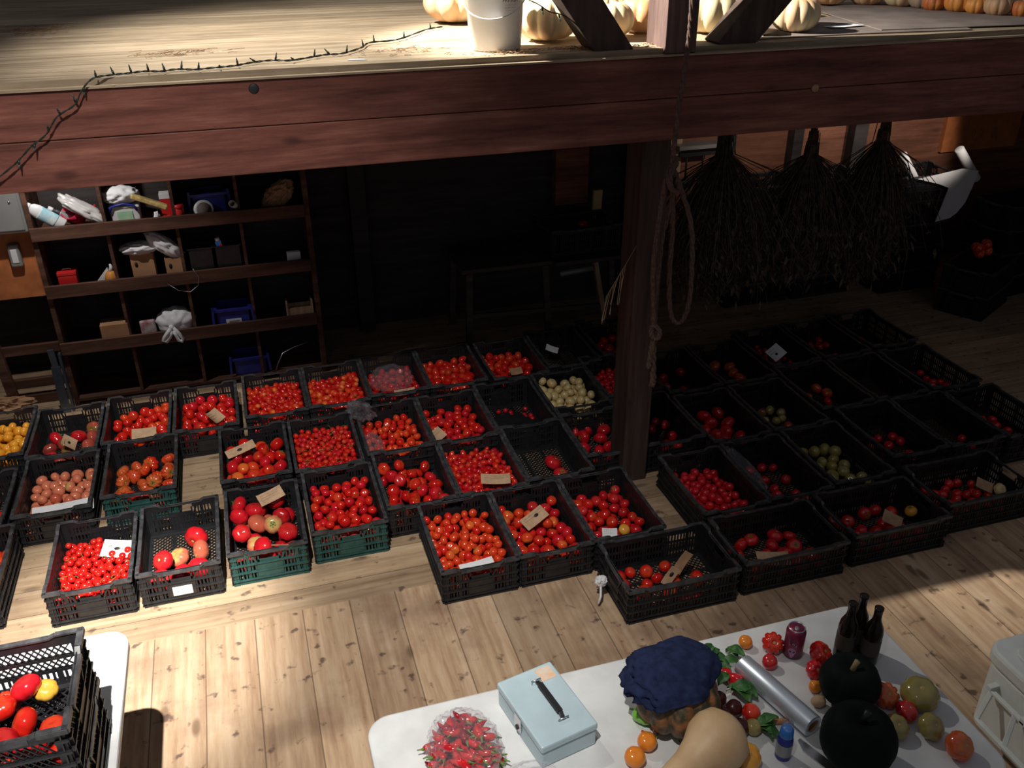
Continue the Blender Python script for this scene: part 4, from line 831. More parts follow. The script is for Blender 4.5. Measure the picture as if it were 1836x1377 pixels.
# ---- tags, slips, papers -----------------------------------------------------
def card(name, loc, size, rot, label, mat='kraft', hole=None, scrib=3, bend=0.006, cat='tag', seed=0):
    L_, Wd = size; q = MB(); n = 8; vs = []; fs = []
    for i in range(n + 1):
        x = -L_ / 2 + L_ * i / n; z = bend * (4 * (i / n - .5) ** 2)
        for y in (-Wd / 2, Wd / 2): vs += [(x, y, z), (x, y, z + 0.0012)]
    for i in range(n):
        a = 4 * i; b = a + 4
        fs += [(a + 1, b + 1, b + 3, a + 3), (a, a + 2, b + 2, b), (a, b, b + 1, a + 1), (a + 2, a + 3, b + 3, b + 2)]
    fs += [(0, 1, 3, 2), (4 * n, 4 * n + 2, 4 * n + 3, 4 * n + 1)]
    o = q.add(vs, fs).build(name, mat, loc=loc, rot=rot); tag(o, label, cat)
    zf = lambda x: bend * (4 * (x / L_) ** 2) + 0.0016
    if hole is not None:
        MB().lathe([(0, 0), (0.011, 0), (0.011, 0.0006), (0, 0.0006)], 16, M=Matrix.Translation((hole[0], hole[1], zf(hole[0]))) @ Matrix.Diagonal((1.35, 0.8, 1, 1))).build('punched_hole', 'ink', o)
    if scrib:
        rg = random.Random(seed + 5); q = MB()
        for r_ in range(scrib):
            x = -L_ * .38; y = Wd * (.28 - .2 * r_)
            while x < L_ * .38 * (0.3 if hole and abs(hole[0]) < .01 else 1):
                p = [(x, y, zf(x)), (x + .003, y + rg.uniform(.002, .005), zf(x)), (x + .005, y - .001, zf(x)), (x + .008, y + rg.uniform(0, .004), zf(x))]; q.tube(p, 0.0006, 4); x += .0105
        q.build('handwriting', 'ink', o)
    return o
TG = R(38)
card('price_tag', (-1.19, 5.19, 0.13), (0.115, 0.086), (R(42), R(0), R(88)), 'upright kraft tag with a dark hole in the purple red tomato crate', hole=(0.0, 0), scrib=1)
card('cardboard_slip', (-0.755, 5.1, 0.165), (0.14, 0.075), (R(35), 0, R(-4)), 'blank cardboard slip leaning at the front rim over red tomatoes', scrib=0)
card('price_tag', (-0.35, 5.18, 0.165), (0.098, 0.090), (R(35), R(5), R(55)), 'curled kraft tag with pencilled lines on the large round tomatoes', scrib=3, bend=.016, seed=2)
card('price_tag', (-0.21, 4.73, 0.175), (0.172, 0.054), (R(30), R(-8), R(18)), 'long kraft strip tag with a dark hole', hole=(-0.005, 0), scrib=1, bend=.004)
card('paper_sheet', (-1.13, 4.44, 0.155), (0.30, 0.09), (R(12), R(0), R(4)), 'white paper lying along the front of the pinkish tomatoes', 'paper_white', scrib=0, cat='paper')
card('price_tag', (0.92, 4.575, 0.155), (0.098, 0.078), (R(30), R(-4), R(40)), 'tilted kraft tag with lettering on the egg shaped tomatoes', scrib=2, seed=4)
card('price_tag', (0.845, 5.2, 0.135), (0.138, 0.042), (R(35), 0, R(4)), 'brownish card at the front of the back crate with the clear bag', scrib=1)
card('price_tag', (1.62, 5.24, 0.145), (0.086, 0.054), (R(30), 0, R(4)), 'dark card lying in the farthest lit crate of the back row', 'brown_paper', scrib=0)
card('price_tag', (1.97, 5.5, 0.14), (0.092, 0.048), (R(35), R(20), R(-20)), 'small white card in the empty crate left of the post', 'paper_white', scrib=0, cat='card')
card('price_tag', (-0.83, 4.07, 0.10), (0.184, 0.102), (R(18), R(4), R(-14)), 'white card with a dark hole in the front left cherry tomato crate', 'paper_white', hole=(-0.02, 0.0), scrib=0)
card('price_tag', (-0.075, 4.165, 0.20), (0.138, 0.066), (R(38), R(-6), R(22)), 'torn kraft tag with written lines standing behind the very large tomatoes', scrib=3, seed=6)
card('price_tag', (1.115, 3.99, 0.178), (0.161, 0.072), (R(15), R(3), R(-12)), 'kraft slip lying over the front rim of the tiny plum tomatoes', scrib=2, seed=7)
card('price_tag', (1.215, 3.62, 0.155), (0.155, 0.072), (R(28), R(-8), R(28)), 'kraft tag with a dark punched hole on mixed tomatoes', hole=(0.02, 0.005), scrib=2, seed=8)
card('paper_slip', (0.83, 3.335, 0.168), (0.17, 0.04), (R(20), 0, R(6)), 'white paper slip along the front rim of the front corner crate', 'paper_white', scrib=0, cat='paper')
card('paper_slip', (1.535, 3.375, 0.165), (0.075, 0.05), (R(30), 0, R(-18)), 'small printed white slip at the front of the crate left of the post foot', 'paper_white', scrib=3, seed=9, cat='paper')
tag(place_fruit(dict(k=TOM, m='yellowripe', p=(1.62, 3.385, 0.16), r=0.03, rot=(0.5, 0.2, 0), label='', group=None, top=True, star=.9)), 'yellow tomato beside the small printed white slip', 'tomato')
card('price_tag', (1.72, 3.05, 0.105), (0.105, 0.048), (R(68), R(-58), R(0)), 'kraft tag with a hole standing up in the crate nearest the counter', hole=(0.01, 0), scrib=0)
card('price_tag', (1.81, 3.11, 0.12), (0.12, 0.05), (R(68), R(-52), R(12)), 'plain dark card standing behind the punched tag in the crate nearest the counter', 'brown_paper', scrib=0)
tag(MB().tube([(1.70, 2.93, 0.06), (1.75, 2.925, 0.068), (1.80, 2.925, 0.072), (1.835, 2.93, 0.075)], [0.006, 0.017, 0.016, 0.003], 12).build('chili_pepper', 'chili'), 'long red pepper at the front rim in the crate nearest the counter', 'pepper')
card('price_tag', (2.235, 2.985, 0.135), (0.172, 0.072), (R(25), R(8), R(-8)), 'kraft tag with a dark hole in the wide crate half in shadow', hole=(0.01, 0), scrib=0)
card('price_tag', (3.0, 3.09, 0.13), (0.161, 0.060), (R(62), R(34), R(0)), 'pinkish card standing among mixed tomatoes in the third wide crate', scrib=0)
card('price_tag', (3.68, 3.2, 0.13), (0.149, 0.054), (R(62), R(30), R(0)), 'pinkish card standing in the right end crate of the front row', scrib=0)
tag(place_fruit(dict(k=BF, m='yellow', p=(3.77, 3.17, 0.10), r=0.036, rot=(0.9, 0.1, 0), label='', group=None, top=True, star=.9)), 'pale yellow tomato at the right end of the front row beside a card', 'tomato')
card('white_sheet', (3.36, 4.83, 0.215), (0.15, 0.10), (R(28), R(-6), R(30)), 'bright white sheet with dark marks on the cherry tomatoes right of the post', 'paper_white', hole=(0, -.01), scrib=2, cat='paper', bend=.01)

# ---- clear film and bags -----------------------------------------------------
def filmblob(name, loc, dims, label, mat='film', amp=.35, freq=2.6, seed=1, rot=(0, 0, 0), sub=4, cat='plastic bag'):
    vs, fs = blob(*dims, amp, freq, seed, sub, ridged=True)
    return tag(MB().add(vs, fs).build(name, mat, loc=loc, rot=rot), label, cat)
filmblob('clear_bag', (0.79, 5.36, 0.165), (0.135, 0.12, 0.08), 'bulging clear plastic bag on tomatoes in the back row', 'film_clear', .22, 1.8, 4)
filmblob('clear_film', (0.52, 4.90, 0.21), (0.10, 0.07, 0.05), 'crumpled clear film heaped at the corner of the small tomato crate', 'film_clear', .6, 2.4, 8, (0.3, 0.5, 0.9))
filmblob('clear_film', (0.545, 4.62, 0.125), (0.05, 0.13, 0.035), 'clear film stretched over small tomatoes below the crumpled film', 'film_clear', .3, 3, 12)
filmblob('clear_film', (2.465, 3.66, 0.18), (0.035, 0.20, 0.045), 'clear film drooping over a black rim at the right of the post', 'film_clear', .4, 3, 15)
filmblob('dark_film', (1.45, 4.72, 0.032), (0.13, 0.17, 0.016), 'dark film under the loose handful of cherry tomatoes', 'black_rubber', .3, 3, 18)
vs, fs = blob(0.03, 0.02, 0.028, .4, 3, 44, 3, True); tag(MB().add(vs, fs).build('white_knot', 'paper_white', loc=(1.38, 3.10, 0.12)), 'white twist of plastic caught on the left end of the crate nearest the counter', 'plastic')
tag(MB().tube([(1.375, 3.09, 0.10), (1.365, 3.06, 0.06), (1.35, 3.05, 0.03)], 0.006, 6).build('white_string', 'paper_white'), 'white tail of plastic hanging below the twist on the crate end', 'string')
tag(MB().tube([(0.06, 5.655, 0.19), (0.08, 5.655, 0.24), (0.12, 5.68, 0.30), (0.2, 5.7, 0.325), (0.3, 5.72, 0.34)], 0.003, 6).build('bent_wire', 'steel'), 'thin bent wire sticking up behind the glossy plum tomatoes', 'wire')
vs, fs = blob(0.16, 0.05, 0.05, .4, 2.5, 46, 4, True); tag(MB().add(vs, fs).build('brown_paper', 'brown_paper', loc=(-1.62, 5.72, 0.17)), 'crumpled brown paper behind the orange tomatoes', 'paper')
tag(MB().tube([(-0.10, 3.74, 0.20), (0.0, 3.73, 0.185), (0.07, 3.73, 0.19)], 0.003, 5).build('dry_stick', 'straw'), 'dry stick on the front end of the teal ended crate', 'stick')

# ================================================================== far right: rolls, sheet
tag(MB().lathe(cyl(0.035, 0.30, b=0.003), 18).build('white_roll', 'paper_white', loc=(5.26, 6.0, 0.93), rot=(0, R(-38), 0)), 'thin white roll leaning left out of a crate stack at the far right', 'roll')
tag(MB().lathe(cyl(0.038, 0.36, b=0.003), 18).build('white_roll', 'paper_white', loc=(5.86, 6.0, 0.90), rot=(0, R(-42), 0)), 'thin white roll standing above the white sheet at the far right', 'roll')
poly = [(5.2, 0.98), (5.62, 1.03), (5.78, 1.0), (5.76, 0.88), (5.72, 0.74), (5.66, 0.66), (5.60, 0.62), (5.46, 0.60), (5.52, 0.88), (5.42, 0.92)]
q = MB().prism(poly, -0.003, 0.003, Matrix.Rotation(R(90), 4, 'X'))
tag(q.build('white_sheet', 'paper_white', loc=(0, 5.914, 0.0)), 'bent white plastic sheet draped between the crate stacks at the far right', 'sheet')
for i, (x, z, r_) in enumerate(((5.57, 0.50, .05), (5.65, 0.52, .045), (5.60, 0.45, .045), (5.68, 0.46, .04))):
    o = bpy.data.objects.new('bell_pepper', fmesh('ribbed_tomato', 'redorange')); COL.objects.link(o); o.location = (x, 5.52, z); o.scale = (r_, r_, r_ * 1.3); o.rotation_euler = (0.5 * i, 0.3, 0)
    tag(o, 'shiny orange red pepper on the low middle stack at the far right', 'pepper', 'orange red peppers at the far right')
# crate on the far bench
crate(2.42, 6.24, 0.622, 'black crate standing on the dark grey bench', PI / 2 + 0.05)
tag(place_fruit(dict(k=BF, m='crimson', p=(2.45, 6.2, 0.8), r=0.04, rot=(0, 0, 0), label='', group=None, top=False, star=.9)), 'dim red tomato in the crate on the far bench', 'tomato')

# ================================================================== loft
rg = random.Random(12)
def pumpkin(x, y, r, h, mat, label, ribs=10, depth=.1, group=None, stem='stem_tan', rot=0, z=2.402, cat='pumpkin', name='pumpkin', tilt=0):
    n = ribs * 8; prof = []
    for i in range(19):
        t = PI * i / 18; rr = math.sin(t) ** 0.8; zz = h / 2 - math.cos(t) * h / 2
        d = h * .2 * math.exp(-((rr / .35) ** 2)) * (1 if t > PI / 2 else -.5)
        prof.append((max(1e-7, rr * r) if 0 < i < 18 else 0, max(0.0, zz - d)))
    q = MB(); q.lathe(prof, n, rib=lambda a, z_: 1 - depth * (1 - abs(math.cos(ribs * a / 2 + rot))) ** 1.6)
    o = q.build(name, mat, loc=(x, y, z), rot=(tilt, 0, rot)); tag(o, label, cat, group)
    MB().tube([(0, 0, h * .74), (0.003, 0, h * .92), (r * .12, 0, h * 1.03)], [r * .13, r * .08, r * .1], 7).build('stem', stem, o)
    return o
PK = [(1.225, 5.02, .17, .2, 'cheese', 'cream pumpkin left of the white bucket on the loft'), (1.46, 4.22, .148, .2, 'cheese', 'cream and orange pumpkin right of the white bucket'),
      (1.745, 4.20, .13, .17, 'cheese', 'cream pumpkin left half hidden by the left brace'), (1.98, 4.33, .12, .17, 'cheese', 'cream pumpkin between the left brace and the post'),
      (2.30, 4.2, .15, .2, 'cheese', 'pale pumpkin between the post and the right brace'), (2.685, 4.1, .118, .165, 'cheese', 'greenish cream pumpkin right of the right brace'),
      (2.82, 4.28, .11, .15, 'cheese', 'orange cream pumpkin peeking out right behind the greenish cream one'), (1.64, 4.62, .13, .17, 'cheese', None), (1.95, 4.68, .12, .16, 'cheese', None), (2.28, 4.66, .13, .18, 'cheese', None),
      (2.60, 4.62, .12, .17, 'cheese', None), (2.9, 4.66, .11, .16, 'cheese', None), (1.60, 5.12, .13, .17, 'cheese', None), (1.95, 5.2, .13, .18, 'cheese', None), (2.32, 5.15, .13, .17, 'cheese', None), (2.7, 5.1, .13, .17, 'cheese', None)]
for i, (x, y, r_, h_, m_, lb) in enumerate(PK):
    pumpkin(x, y, r_, h_, m_, lb or 'cream pumpkin in the crowded rows behind the post on the loft', 9 + i % 3, .13, None if lb else 'cream pumpkins crowded behind the post', rot=i * .7)
FR = [(3.56, 5.1, .09, 'cheese'), (3.75, 5.0, .085, 'cheese'), (3.88, 4.86, .08, 'cheese'), (3.93, 4.73, .06, 'gourdtan'), (3.92, 4.62, .05, 'orange_pumpkin'), (4.0, 4.52, .062, 'orange_pumpkin'), (4.03, 4.41, .05, 'orange_pumpkin'), (4.08, 4.31, .058, 'gourdtan'), (4.16, 4.22, .048, 'orange_pumpkin'), (4.24, 4.15, .058, 'gourdtan')]
FL = ['flat pale pumpkin, leftmost of the far row on the loft', 'flat pale pumpkin, second from the left in the far row', 'wide pale pumpkin, third from the left in the far row', 'small tan gourd between the pale and the orange ones in the far row',
      'small yellow orange pumpkin, leftmost orange one of the far row', 'bright orange pumpkin, middle of the far row on the loft', 'small orange pumpkin touching the right side of the bright orange one', 'larger tan pumpkin in the right half of the far row', 'small orange pumpkin between the two tan ones', 'greyish tan pumpkin at the right picture edge of the far row']
for i, (x, y, r_, m_) in enumerate(FR): pumpkin(x, y, r_ * 1.3, r_ * 1.9, m_, FL[i], 10, .12, rot=i)
# white bucket
bk = thing('plastic_bucket', 'white plastic bucket with printed text on the loft edge', 'bucket', (1.165, 4.06, 2.403), R(-25))
MB().lathe([(0, 0), (0.105, 0.0), (0.112, 0.008), (0.128, 0.26), (0.136, 0.262), (0.136, 0.27), (0.129, 0.275), (0.129, 0.285), (0.136, 0.288), (0.136, 0.30), (0.125, 0.30), (0.11, 0.02), (0, 0.015)], 40).build('bucket_body', 'white_plastic', bk)
MB().tube([(0.138 * math.cos(R(a)) , 0.138 * math.sin(R(a)) , 0.265 - 0.13 * math.sin(R((a + 200) * 180 / 220)) if True else 0) for a in range(-160, 21, 12)], 0.0035, 6).build('wire_handle', 'white_plastic', bk)
def text_on(parent, s, size, fn, mat='mat_grey', name='printed_text', up=0.0006):
    cu = bpy.data.curves.new(name, 'FONT'); cu.body = s; cu.size = size; cu.align_x = 'CENTER'
    o = bpy.data.objects.new('tmp', cu); COL.objects.link(o); dg = bpy.context.evaluated_depsgraph_get(); dg.update()
    me = bpy.data.meshes.new_from_object(o.evaluated_get(dg)); bpy.data.objects.remove(o)
    for v in me.vertices: v.co = fn(v.co.x, v.co.y)
    me.materials.clear(); me.materials.append(MT[mat]); p = bpy.data.objects.new(name, me); COL.objects.link(p); p.parent = parent; return p
def bwrap(a0, z0):
    def fn(x, y):
        z = z0 + y; r_ = 0.113 + 0.016 * z / 0.26; a = a0 + x / r_; return Vector((r_ * math.cos(a), r_ * math.sin(a), z))
    return fn
text_on(bk, 'FRI-SUN', 0.022, bwrap(R(-48), 0.20), 'mat_grey')
for i in range(4):
    text_on(bk, ['- - --- -- ---', '-- --- - -- --', '- ---- -- -', '-- --- --'][i], 0.013, bwrap(R(-48), 0.186 - i * .011), 'mat_grey', 'small_print')

# straw and debris on the loft, mat at right
def litter(x0, x1, y0, y1, n, label, seed, z=2.404, L_=(0.02, 0.08)):
    r_ = random.Random(seed); q = MB()
    for i in range(n):
        x, y, a, l = r_.gauss((x0 + x1) / 2, (x1 - x0) / 4), r_.gauss((y0 + y1) / 2, (y1 - y0) / 4), r_.gauss(0, .7), r_.uniform(*L_)
        y = max(3.86, y); z0 = z + r_.uniform(0, .008)
        q.tube([(x, y, z0), (x + l * .5 * math.cos(a), y + l * .5 * math.sin(a), z0 + r_.uniform(0, .006)), (x + l * math.cos(a + .3), y + l * math.sin(a + .3), z0)], r_.uniform(.0006, .0014), 4)
    tag(q.build('straw_litter', 'straw'), label, 'straw', None, 'stuff')
litter(-1.05, -0.75, 5.2, 5.6, 120, 'dark straw heap on the loft at the far left', 1)
litter(-0.4, 0.0, 4.3, 4.42, 60, 'straw wisps on the loft above the knot in the beam', 2)
litter(0.6, 0.95, 3.95, 4.25, 60, 'straw wisps left of the white bucket', 3, L_=(.01, .05))
litter(1.02, 1.35, 3.87, 3.95, 90, 'straw around the foot of the white bucket', 4, L_=(.01, .04))
litter(1.4, 1.62, 3.88, 3.97, 120, 'straw heap right of the white bucket at the loft edge', 5, L_=(.01, .05))
litter(1.72, 1.86, 3.87, 3.93, 25, 'straw at the foot of the post on the loft', 6, L_=(.01, .05))
q = MB().prism([(2.25, 3.93), (2.95, 3.93), (3.55, 3.88), (3.62, 4.1), (3.3, 4.6), (2.9, 4.45), (2.5, 4.35)], 2.4035, 2.408); tag(q.build('floor_mat', 'mat_grey'), 'brownish flattened cardboard under the right hand pumpkins', 'mat')
q = MB().prism([(3.1, 3.98), (4.6, 3.86), (5.2, 4.6), (4.2, 5.2), (3.3, 4.9)], 2.4085, 2.412); tag(q.build('floor_mat', 'mat_grey'), 'grey sheet spread on the loft before the far row of pumpkins', 'mat')
tag(MB().tube([(2.42, 3.93, 2.42), (2.5, 3.93, 2.425), (2.56, 3.925, 2.42)], [.004, .012, .006], 8).build('twig', 'palewood'), 'pale dry stem lying at the foot of the right brace', 'stem')
tag(MB().prism([(2.92, 4.1), (3.12, 4.14), (3.1, 4.2), (2.9, 4.17)], 2.4125, 2.4145).build('paper_scrap', 'paper_white'), 'white paper scrap on the loft right of the pumpkins', 'paper')
tag(MB().prism([(0.50, 3.94), (0.58, 3.93), (0.56, 3.96), (0.51, 3.965)], 2.403, 2.405).build('paper_scrap', 'paper_white'), 'small white scrap at the loft edge left of the bucket', 'paper')

# ---- string lights ------------------------------------------------------------
WA = [(1.10, 4.80), (1.0, 4.72), (0.80, 4.42), (0.66, 4.36), (0.60, 4.22), (0.50, 4.08), (0.43, 4.07), (0.36, 4.02), (0.27, 3.96), (0.20, 3.99), (0.12, 3.96), (0.05, 3.90), (-0.02, 3.88), (-0.10, 3.86), (-0.16, 3.89), (-0.22, 3.86), (-0.28, 3.88), (-0.34, 3.85), (-0.4, 3.83)]
WB = [(-0.46, 3.80, 2.408), (-0.505, 3.79, 2.37), (-0.54, 3.79, 2.32), (-0.61, 3.79, 2.28), (-0.66, 3.79, 2.22), (-0.72, 3.79, 2.18), (-0.79, 3.79, 2.12), (-0.88, 3.79, 2.06), (-0.98, 3.79, 2.0)]
def smooth(P, k=4):
    P = [Vector(p) for p in P]; out = []
    for i in range(len(P) - 1):
        p0, p1, p2, p3 = P[max(i - 1, 0)], P[i], P[i + 1], P[min(i + 2, len(P) - 1)]
        for j in range(k):
            t = j / k; out.append(0.5 * ((2 * p1) + (-p0 + p2) * t + (2 * p0 - 5 * p1 + 4 * p2 - p3) * t * t + (-p0 + 3 * p1 - 3 * p2 + p3) * t ** 3))
    return out + [P[-1]]
def twisted(path, off, r_, n=5, turns=1.2, ph=0):
    q = []
    for i, p in enumerate(path): a = i * turns + ph; q.append(p + Vector((0, math.cos(a), math.sin(a))) * off)
    return q
main = smooth([(x, y, 2.412) for x, y in WA] + WB, 5)
sl = thing('string_lights', 'green wire string of unlit mini lights along the loft edge and down the beam', 'string lights', (0, 0, 0))
q = MB(); q.tube(twisted(main, .0025, .002), .0022, 5); q.tube(twisted(main, .0025, .002, ph=PI), .0022, 5); q.build('wire', 'wire_green', sl)
rb = random.Random(4)
def mini(p, d, par):
    d = Vector(d).normalized(); q = MB().tube([p, p + d * .016], .0042, 7); o = q.build('bulb_socket', 'wire_green', par)
    MB().tube([p + d * .016, p + d * .026, p + d * .032], [.0028, .0026, .0008], 7).build('mini_bulb', 'bulb_green', o)
for i in range(4, len(main) - 3, 5): mini(main[i], (rb.uniform(-.3, .3), rb.uniform(-.3, .3) - .2, rb.choice((1, 1, .2)) if main[i].z > 2.4 else rb.choice((-.8, .6))), sl)
sl2 = thing('string_lights', 'second stretch of green light string hanging over the pumpkins to the left brace', 'string lights', (0, 0, 0))
p2 = smooth([(1.12, 3.86, 2.70), (1.2, 3.85, 2.64), (1.28, 3.84, 2.605), (1.34, 3.84, 2.57), (1.41, 3.84, 2.55), (1.49, 3.84, 2.49)], 5)
q = MB(); q.tube(p2, .0022, 5); q.tube(twisted(p2, .002, .002), .0018, 5); q.build('wire', 'wire_green', sl2)
for i in range(6, len(p2) - 2, 6): mini(p2[i], (0.1, -.2, rb.choice((-1, 1))), sl2)
sl3 = smooth([(2.74 - 1.02, 3.8, 1.98), (1.74, 3.79, 1.85), (1.71, 3.79, 1.7), (1.72, 3.8, 1.55), (1.74, 3.8, 1.42)], 5)

# ---- rope --------------------------------------------------------------------
def rope(path, r_, name, par=None, label=None, k=5, turns=.55):
    P = smooth(path, k); q = MB()
    for s in range(3): q.tube([p + Vector((math.cos(i * turns + s * 2.09), math.sin(i * turns + s * 2.09), 0)) * r_ * .52 for i, p in enumerate(P)], r_ * .62, 6)
    return q.build(name, 'rope', par)
rp = thing('hanging_rope', 'long brown rope hanging down the front of the post with a knot and frayed end', 'rope', (0, 0, 0))
rope([(1.93, 3.72, 3.1), (1.93, 3.72, 2.61), (1.93, 3.72, 2.47), (1.92, 3.72, 2.32), (1.905, 3.72, 2.15), (1.90, 3.72, 2.01), (1.89, 3.71, 1.9)], 0.011, 'rope_line', rp, k=12)
rope([(1.89, 3.71, 1.92), (1.86, 3.7, 1.85), (1.84, 3.7, 1.65), (1.83, 3.7, 1.42), (1.85, 3.7, 1.2), (1.855, 3.7, 1.12)], 0.011, 'rope_strand', rp, k=10)
rope([(1.89, 3.715, 1.92), (1.92, 3.72, 1.8), (1.88, 3.72, 1.6), (1.87, 3.72, 1.42), (1.86, 3.72, 1.24), (1.858, 3.72, 1.12)], 0.010, 'rope_strand', rp, k=10)
rope([(1.90, 3.71, 1.90), (1.96, 3.72, 1.78), (2.03, 3.73, 1.6), (2.055, 3.73, 1.35), (2.05, 3.73, 1.18), (2.01, 3.73, 1.105), (1.96, 3.73, 1.16), (1.935, 3.73, 1.35), (1.93, 3.73, 1.6), (1.90, 3.72, 1.88)], 0.012, 'rope_loop', rp, k=10)
rope([(1.86, 3.69, 1.13), (1.88, 3.68, 1.10), (1.865, 3.67, 1.065), (1.84, 3.68, 1.08), (1.845, 3.7, 1.12), (1.87, 3.71, 1.11), (1.875, 3.69, 1.07), (1.855, 3.69, 1.05)], 0.013, 'knot', rp, k=8)
rope([(1.91, 3.70, 1.93), (1.87, 3.68, 1.88), (1.88, 3.68, 1.82), (1.92, 3.69, 1.80), (1.915, 3.71, 1.86), (1.88, 3.7, 1.9)], 0.014, 'knot', rp, k=8)
rope([(1.855, 3.69, 1.06), (1.845, 3.69, 0.97), (1.84, 3.69, 0.90)], 0.014, 'frayed_end', rp, k=10)
rope([(1.86, 3.70, 1.06), (1.865, 3.7, 0.95), (1.875, 3.7, 0.82), (1.87, 3.7, 0.79)], 0.016, 'frayed_end', rp, k=10)

# ---- hanging herb bundles ------------------------------------------------------
def herbs(x, y, zt, spread, drop, n, label, seed):
    r_ = random.Random(seed); t = thing('herb_bundle', label, 'herbs', (x, y, zt)); q = MB()
    for i in range(n):
        a = r_.uniform(0, 2 * PI); s = abs(r_.gauss(0, .5)) * spread; L_ = drop * r_.uniform(.45, 1.0); tx, ty = s * math.cos(a), s * math.sin(a) * .55
        P = [(tx * .08, ty * .08, r_.uniform(.02, .12)), (tx * .1, ty * .1, -.03), (tx * .6, ty * .6, -.32 * L_), (tx * .95 + r_.gauss(0, .02), ty, -.7 * L_), (tx * 1.1 + r_.gauss(0, .03), ty * 1.1, -L_)]
        q.tube(P, [.003, .003, .0028, .0022, .001], 3, False)
        for k in range(11):
            f = r_.uniform(.22, 1); px, py, pz = tx * f * 1.05, ty * f * 1.05, -L_ * f; b = r_.uniform(0, 6.28); l = r_.uniform(.03, .065)
            d1 = Vector((math.cos(b) * l, math.sin(b) * l, -l * .8)); sd = Vector((-math.sin(b), math.cos(b), 0)) * .008; p = Vector((px, py, pz))
            q.add([p, p + d1 * .5 + sd, p + d1, p + d1 * .5 - sd + Vector((0, 0, .003))], [(0, 1, 2, 3)])
    o = q.build('stalks', 'herb', t); MB().tube([(0.018 * math.cos(k), 0.018 * math.sin(k), .0 + k * .0012) for k in range(0, 26)], .003, 5).build('twine', 'rope', t)
    MB().tube([(0, 0, .02), (0, 0, 2.0 - zt)], .002, 4).build('hanging_string', 'rope', t); return t
herbs(2.50, 4.3, 1.80, 0.46, 0.86, 520, 'left and broadest dark dried herb bundle hanging under the loft right of the post', 1)
herbs(3.03, 4.3, 1.76, 0.40, 0.80, 460, 'middle dried herb bundle hanging under the loft', 2)
herbs(3.48, 4.3, 1.80, 0.33, 0.86, 500, 'right dried herb bundle with pale stalk tops near the white rolls', 3)
# pale dry sprig at the post
rr_ = random.Random(9); q = MB()
for i in range(9):
    x = 1.80 - i * .012; z = 1.36 - i * .02; q.tube([(1.872, 3.99, 1.44), (x, 3.95, z), (x - .05 - rr_.random() * .03, 3.86, z - .1 - rr_.random() * .06)], .0015, 4)
tag(q.build('dry_sprig', 'palewood'), 'pale dry seed sprig sticking out left of the post', 'plant')

# ================================================================== left table and counter
def folding_table(x0, x1, y0, y1, z, label, legs, seam=None):
    t = thing('folding_table', label, 'table', (x0, y0, 0))
    w_, d_ = x1 - x0, y1 - y0; q = MB(); q.prism(rrect(0, w_, 0, d_, 0.075, 8), z - 0.042, z - 0.002); q.build('tabletop', 'table_plastic', t, bevel=0.008)
    if seam: MB().box(seam - 0.0012, seam + 0.0012, 0.004, d_ - 0.004, z - 0.004, z - 0.0015).build('fold_seam', 'ink', t)
    for lx, ly in legs:
        MB().tube([(lx, ly, z - 0.045), (lx, ly, 0.012)], 0.014, 10).build('leg', 'grey_metal', t)
    MB().tube([(legs[0][0], legs[0][1], 0.3), (legs[1][0], legs[1][1], 0.3)], 0.01, 8).build('cross_bar', 'grey_metal', t)
    MB().tube([(legs[2][0], legs[2][1], 0.3), (legs[3][0], legs[3][1], 0.3)], 0.01, 8).build('cross_bar', 'grey_metal', t)
    return t
folding_table(-1.36, -0.59, 0.9, 2.70, 0.742, 'white plastic folding table at the left carrying two stacked crates', [(0.1, 0.25), (0.67, 0.25), (0.1, 1.1), (0.67, 1.1)])
folding_table(0.135, 1.93, 1.29, 2.047, 0.742, 'white plastic folding table in front with cash box, squash and tomatoes', [(0.3, 0.1), (0.3, 0.65), (1.5, 0.1), (1.5, 0.65)], 0.90)
TZ = 0.7405
# cash box
t = thing('cash_box', 'pale blue metal cash box with a black strap handle', 'cash box', (0.67, 1.865, TZ), R(11.2))
MB().box(-0.094, 0.094, -0.139, 0.139, 0.0, 0.062).build('body', 'box_blue', t, bevel=0.006)
MB().box(-0.097, 0.097, -0.142, 0.142, 0.064, 0.092).build('lid', 'box_blue', t, bevel=0.006)
hd = MB().bar((0.012, 0.062, 0.108), (0.012, -0.062, 0.108), 0.02, 0.006); hd.bar((0.012, 0.062, 0.108), (0.012, 0.078, 0.1), 0.014, 0.005); hd.bar((0.012, -0.062, 0.108), (0.012, -0.078, 0.1), 0.014, 0.005)
hd = hd.build('handle', 'black_rubber', t, bevel=0.002)
for s in (1, -1): MB().tube([(-0.004, s * .08, .0935), (-0.004, s * .084, .102), (.028, s * .084, .102), (.028, s * .08, .0935)], .002, 6).build('handle_ring', 'steel', t)
MB().box(-0.1005, -0.097, -0.02, 0.02, 0.03, 0.085).build('latch', 'steel', t, bevel=0.001); MB().lathe([(0, 0), (.008, 0), (.008, .004), (0, .004)], 14, M=Matrix.Translation((-.1, 0, .04)) @ Matrix.Rotation(R(-90), 4, 'Y')).build('keyhole', 'ink', t)
MB().box(0.0975, 0.1005, -0.12, -0.08, 0.03, 0.07).build('hinge', 'black_rubber', t)
MB().box(0.03, 0.082, 0.075, 0.128, 0.0922, 0.0930).build('sticker', 'sticker' if 'sticker' in MT else 'scar', t)['label'] = 'faded orange sticker'
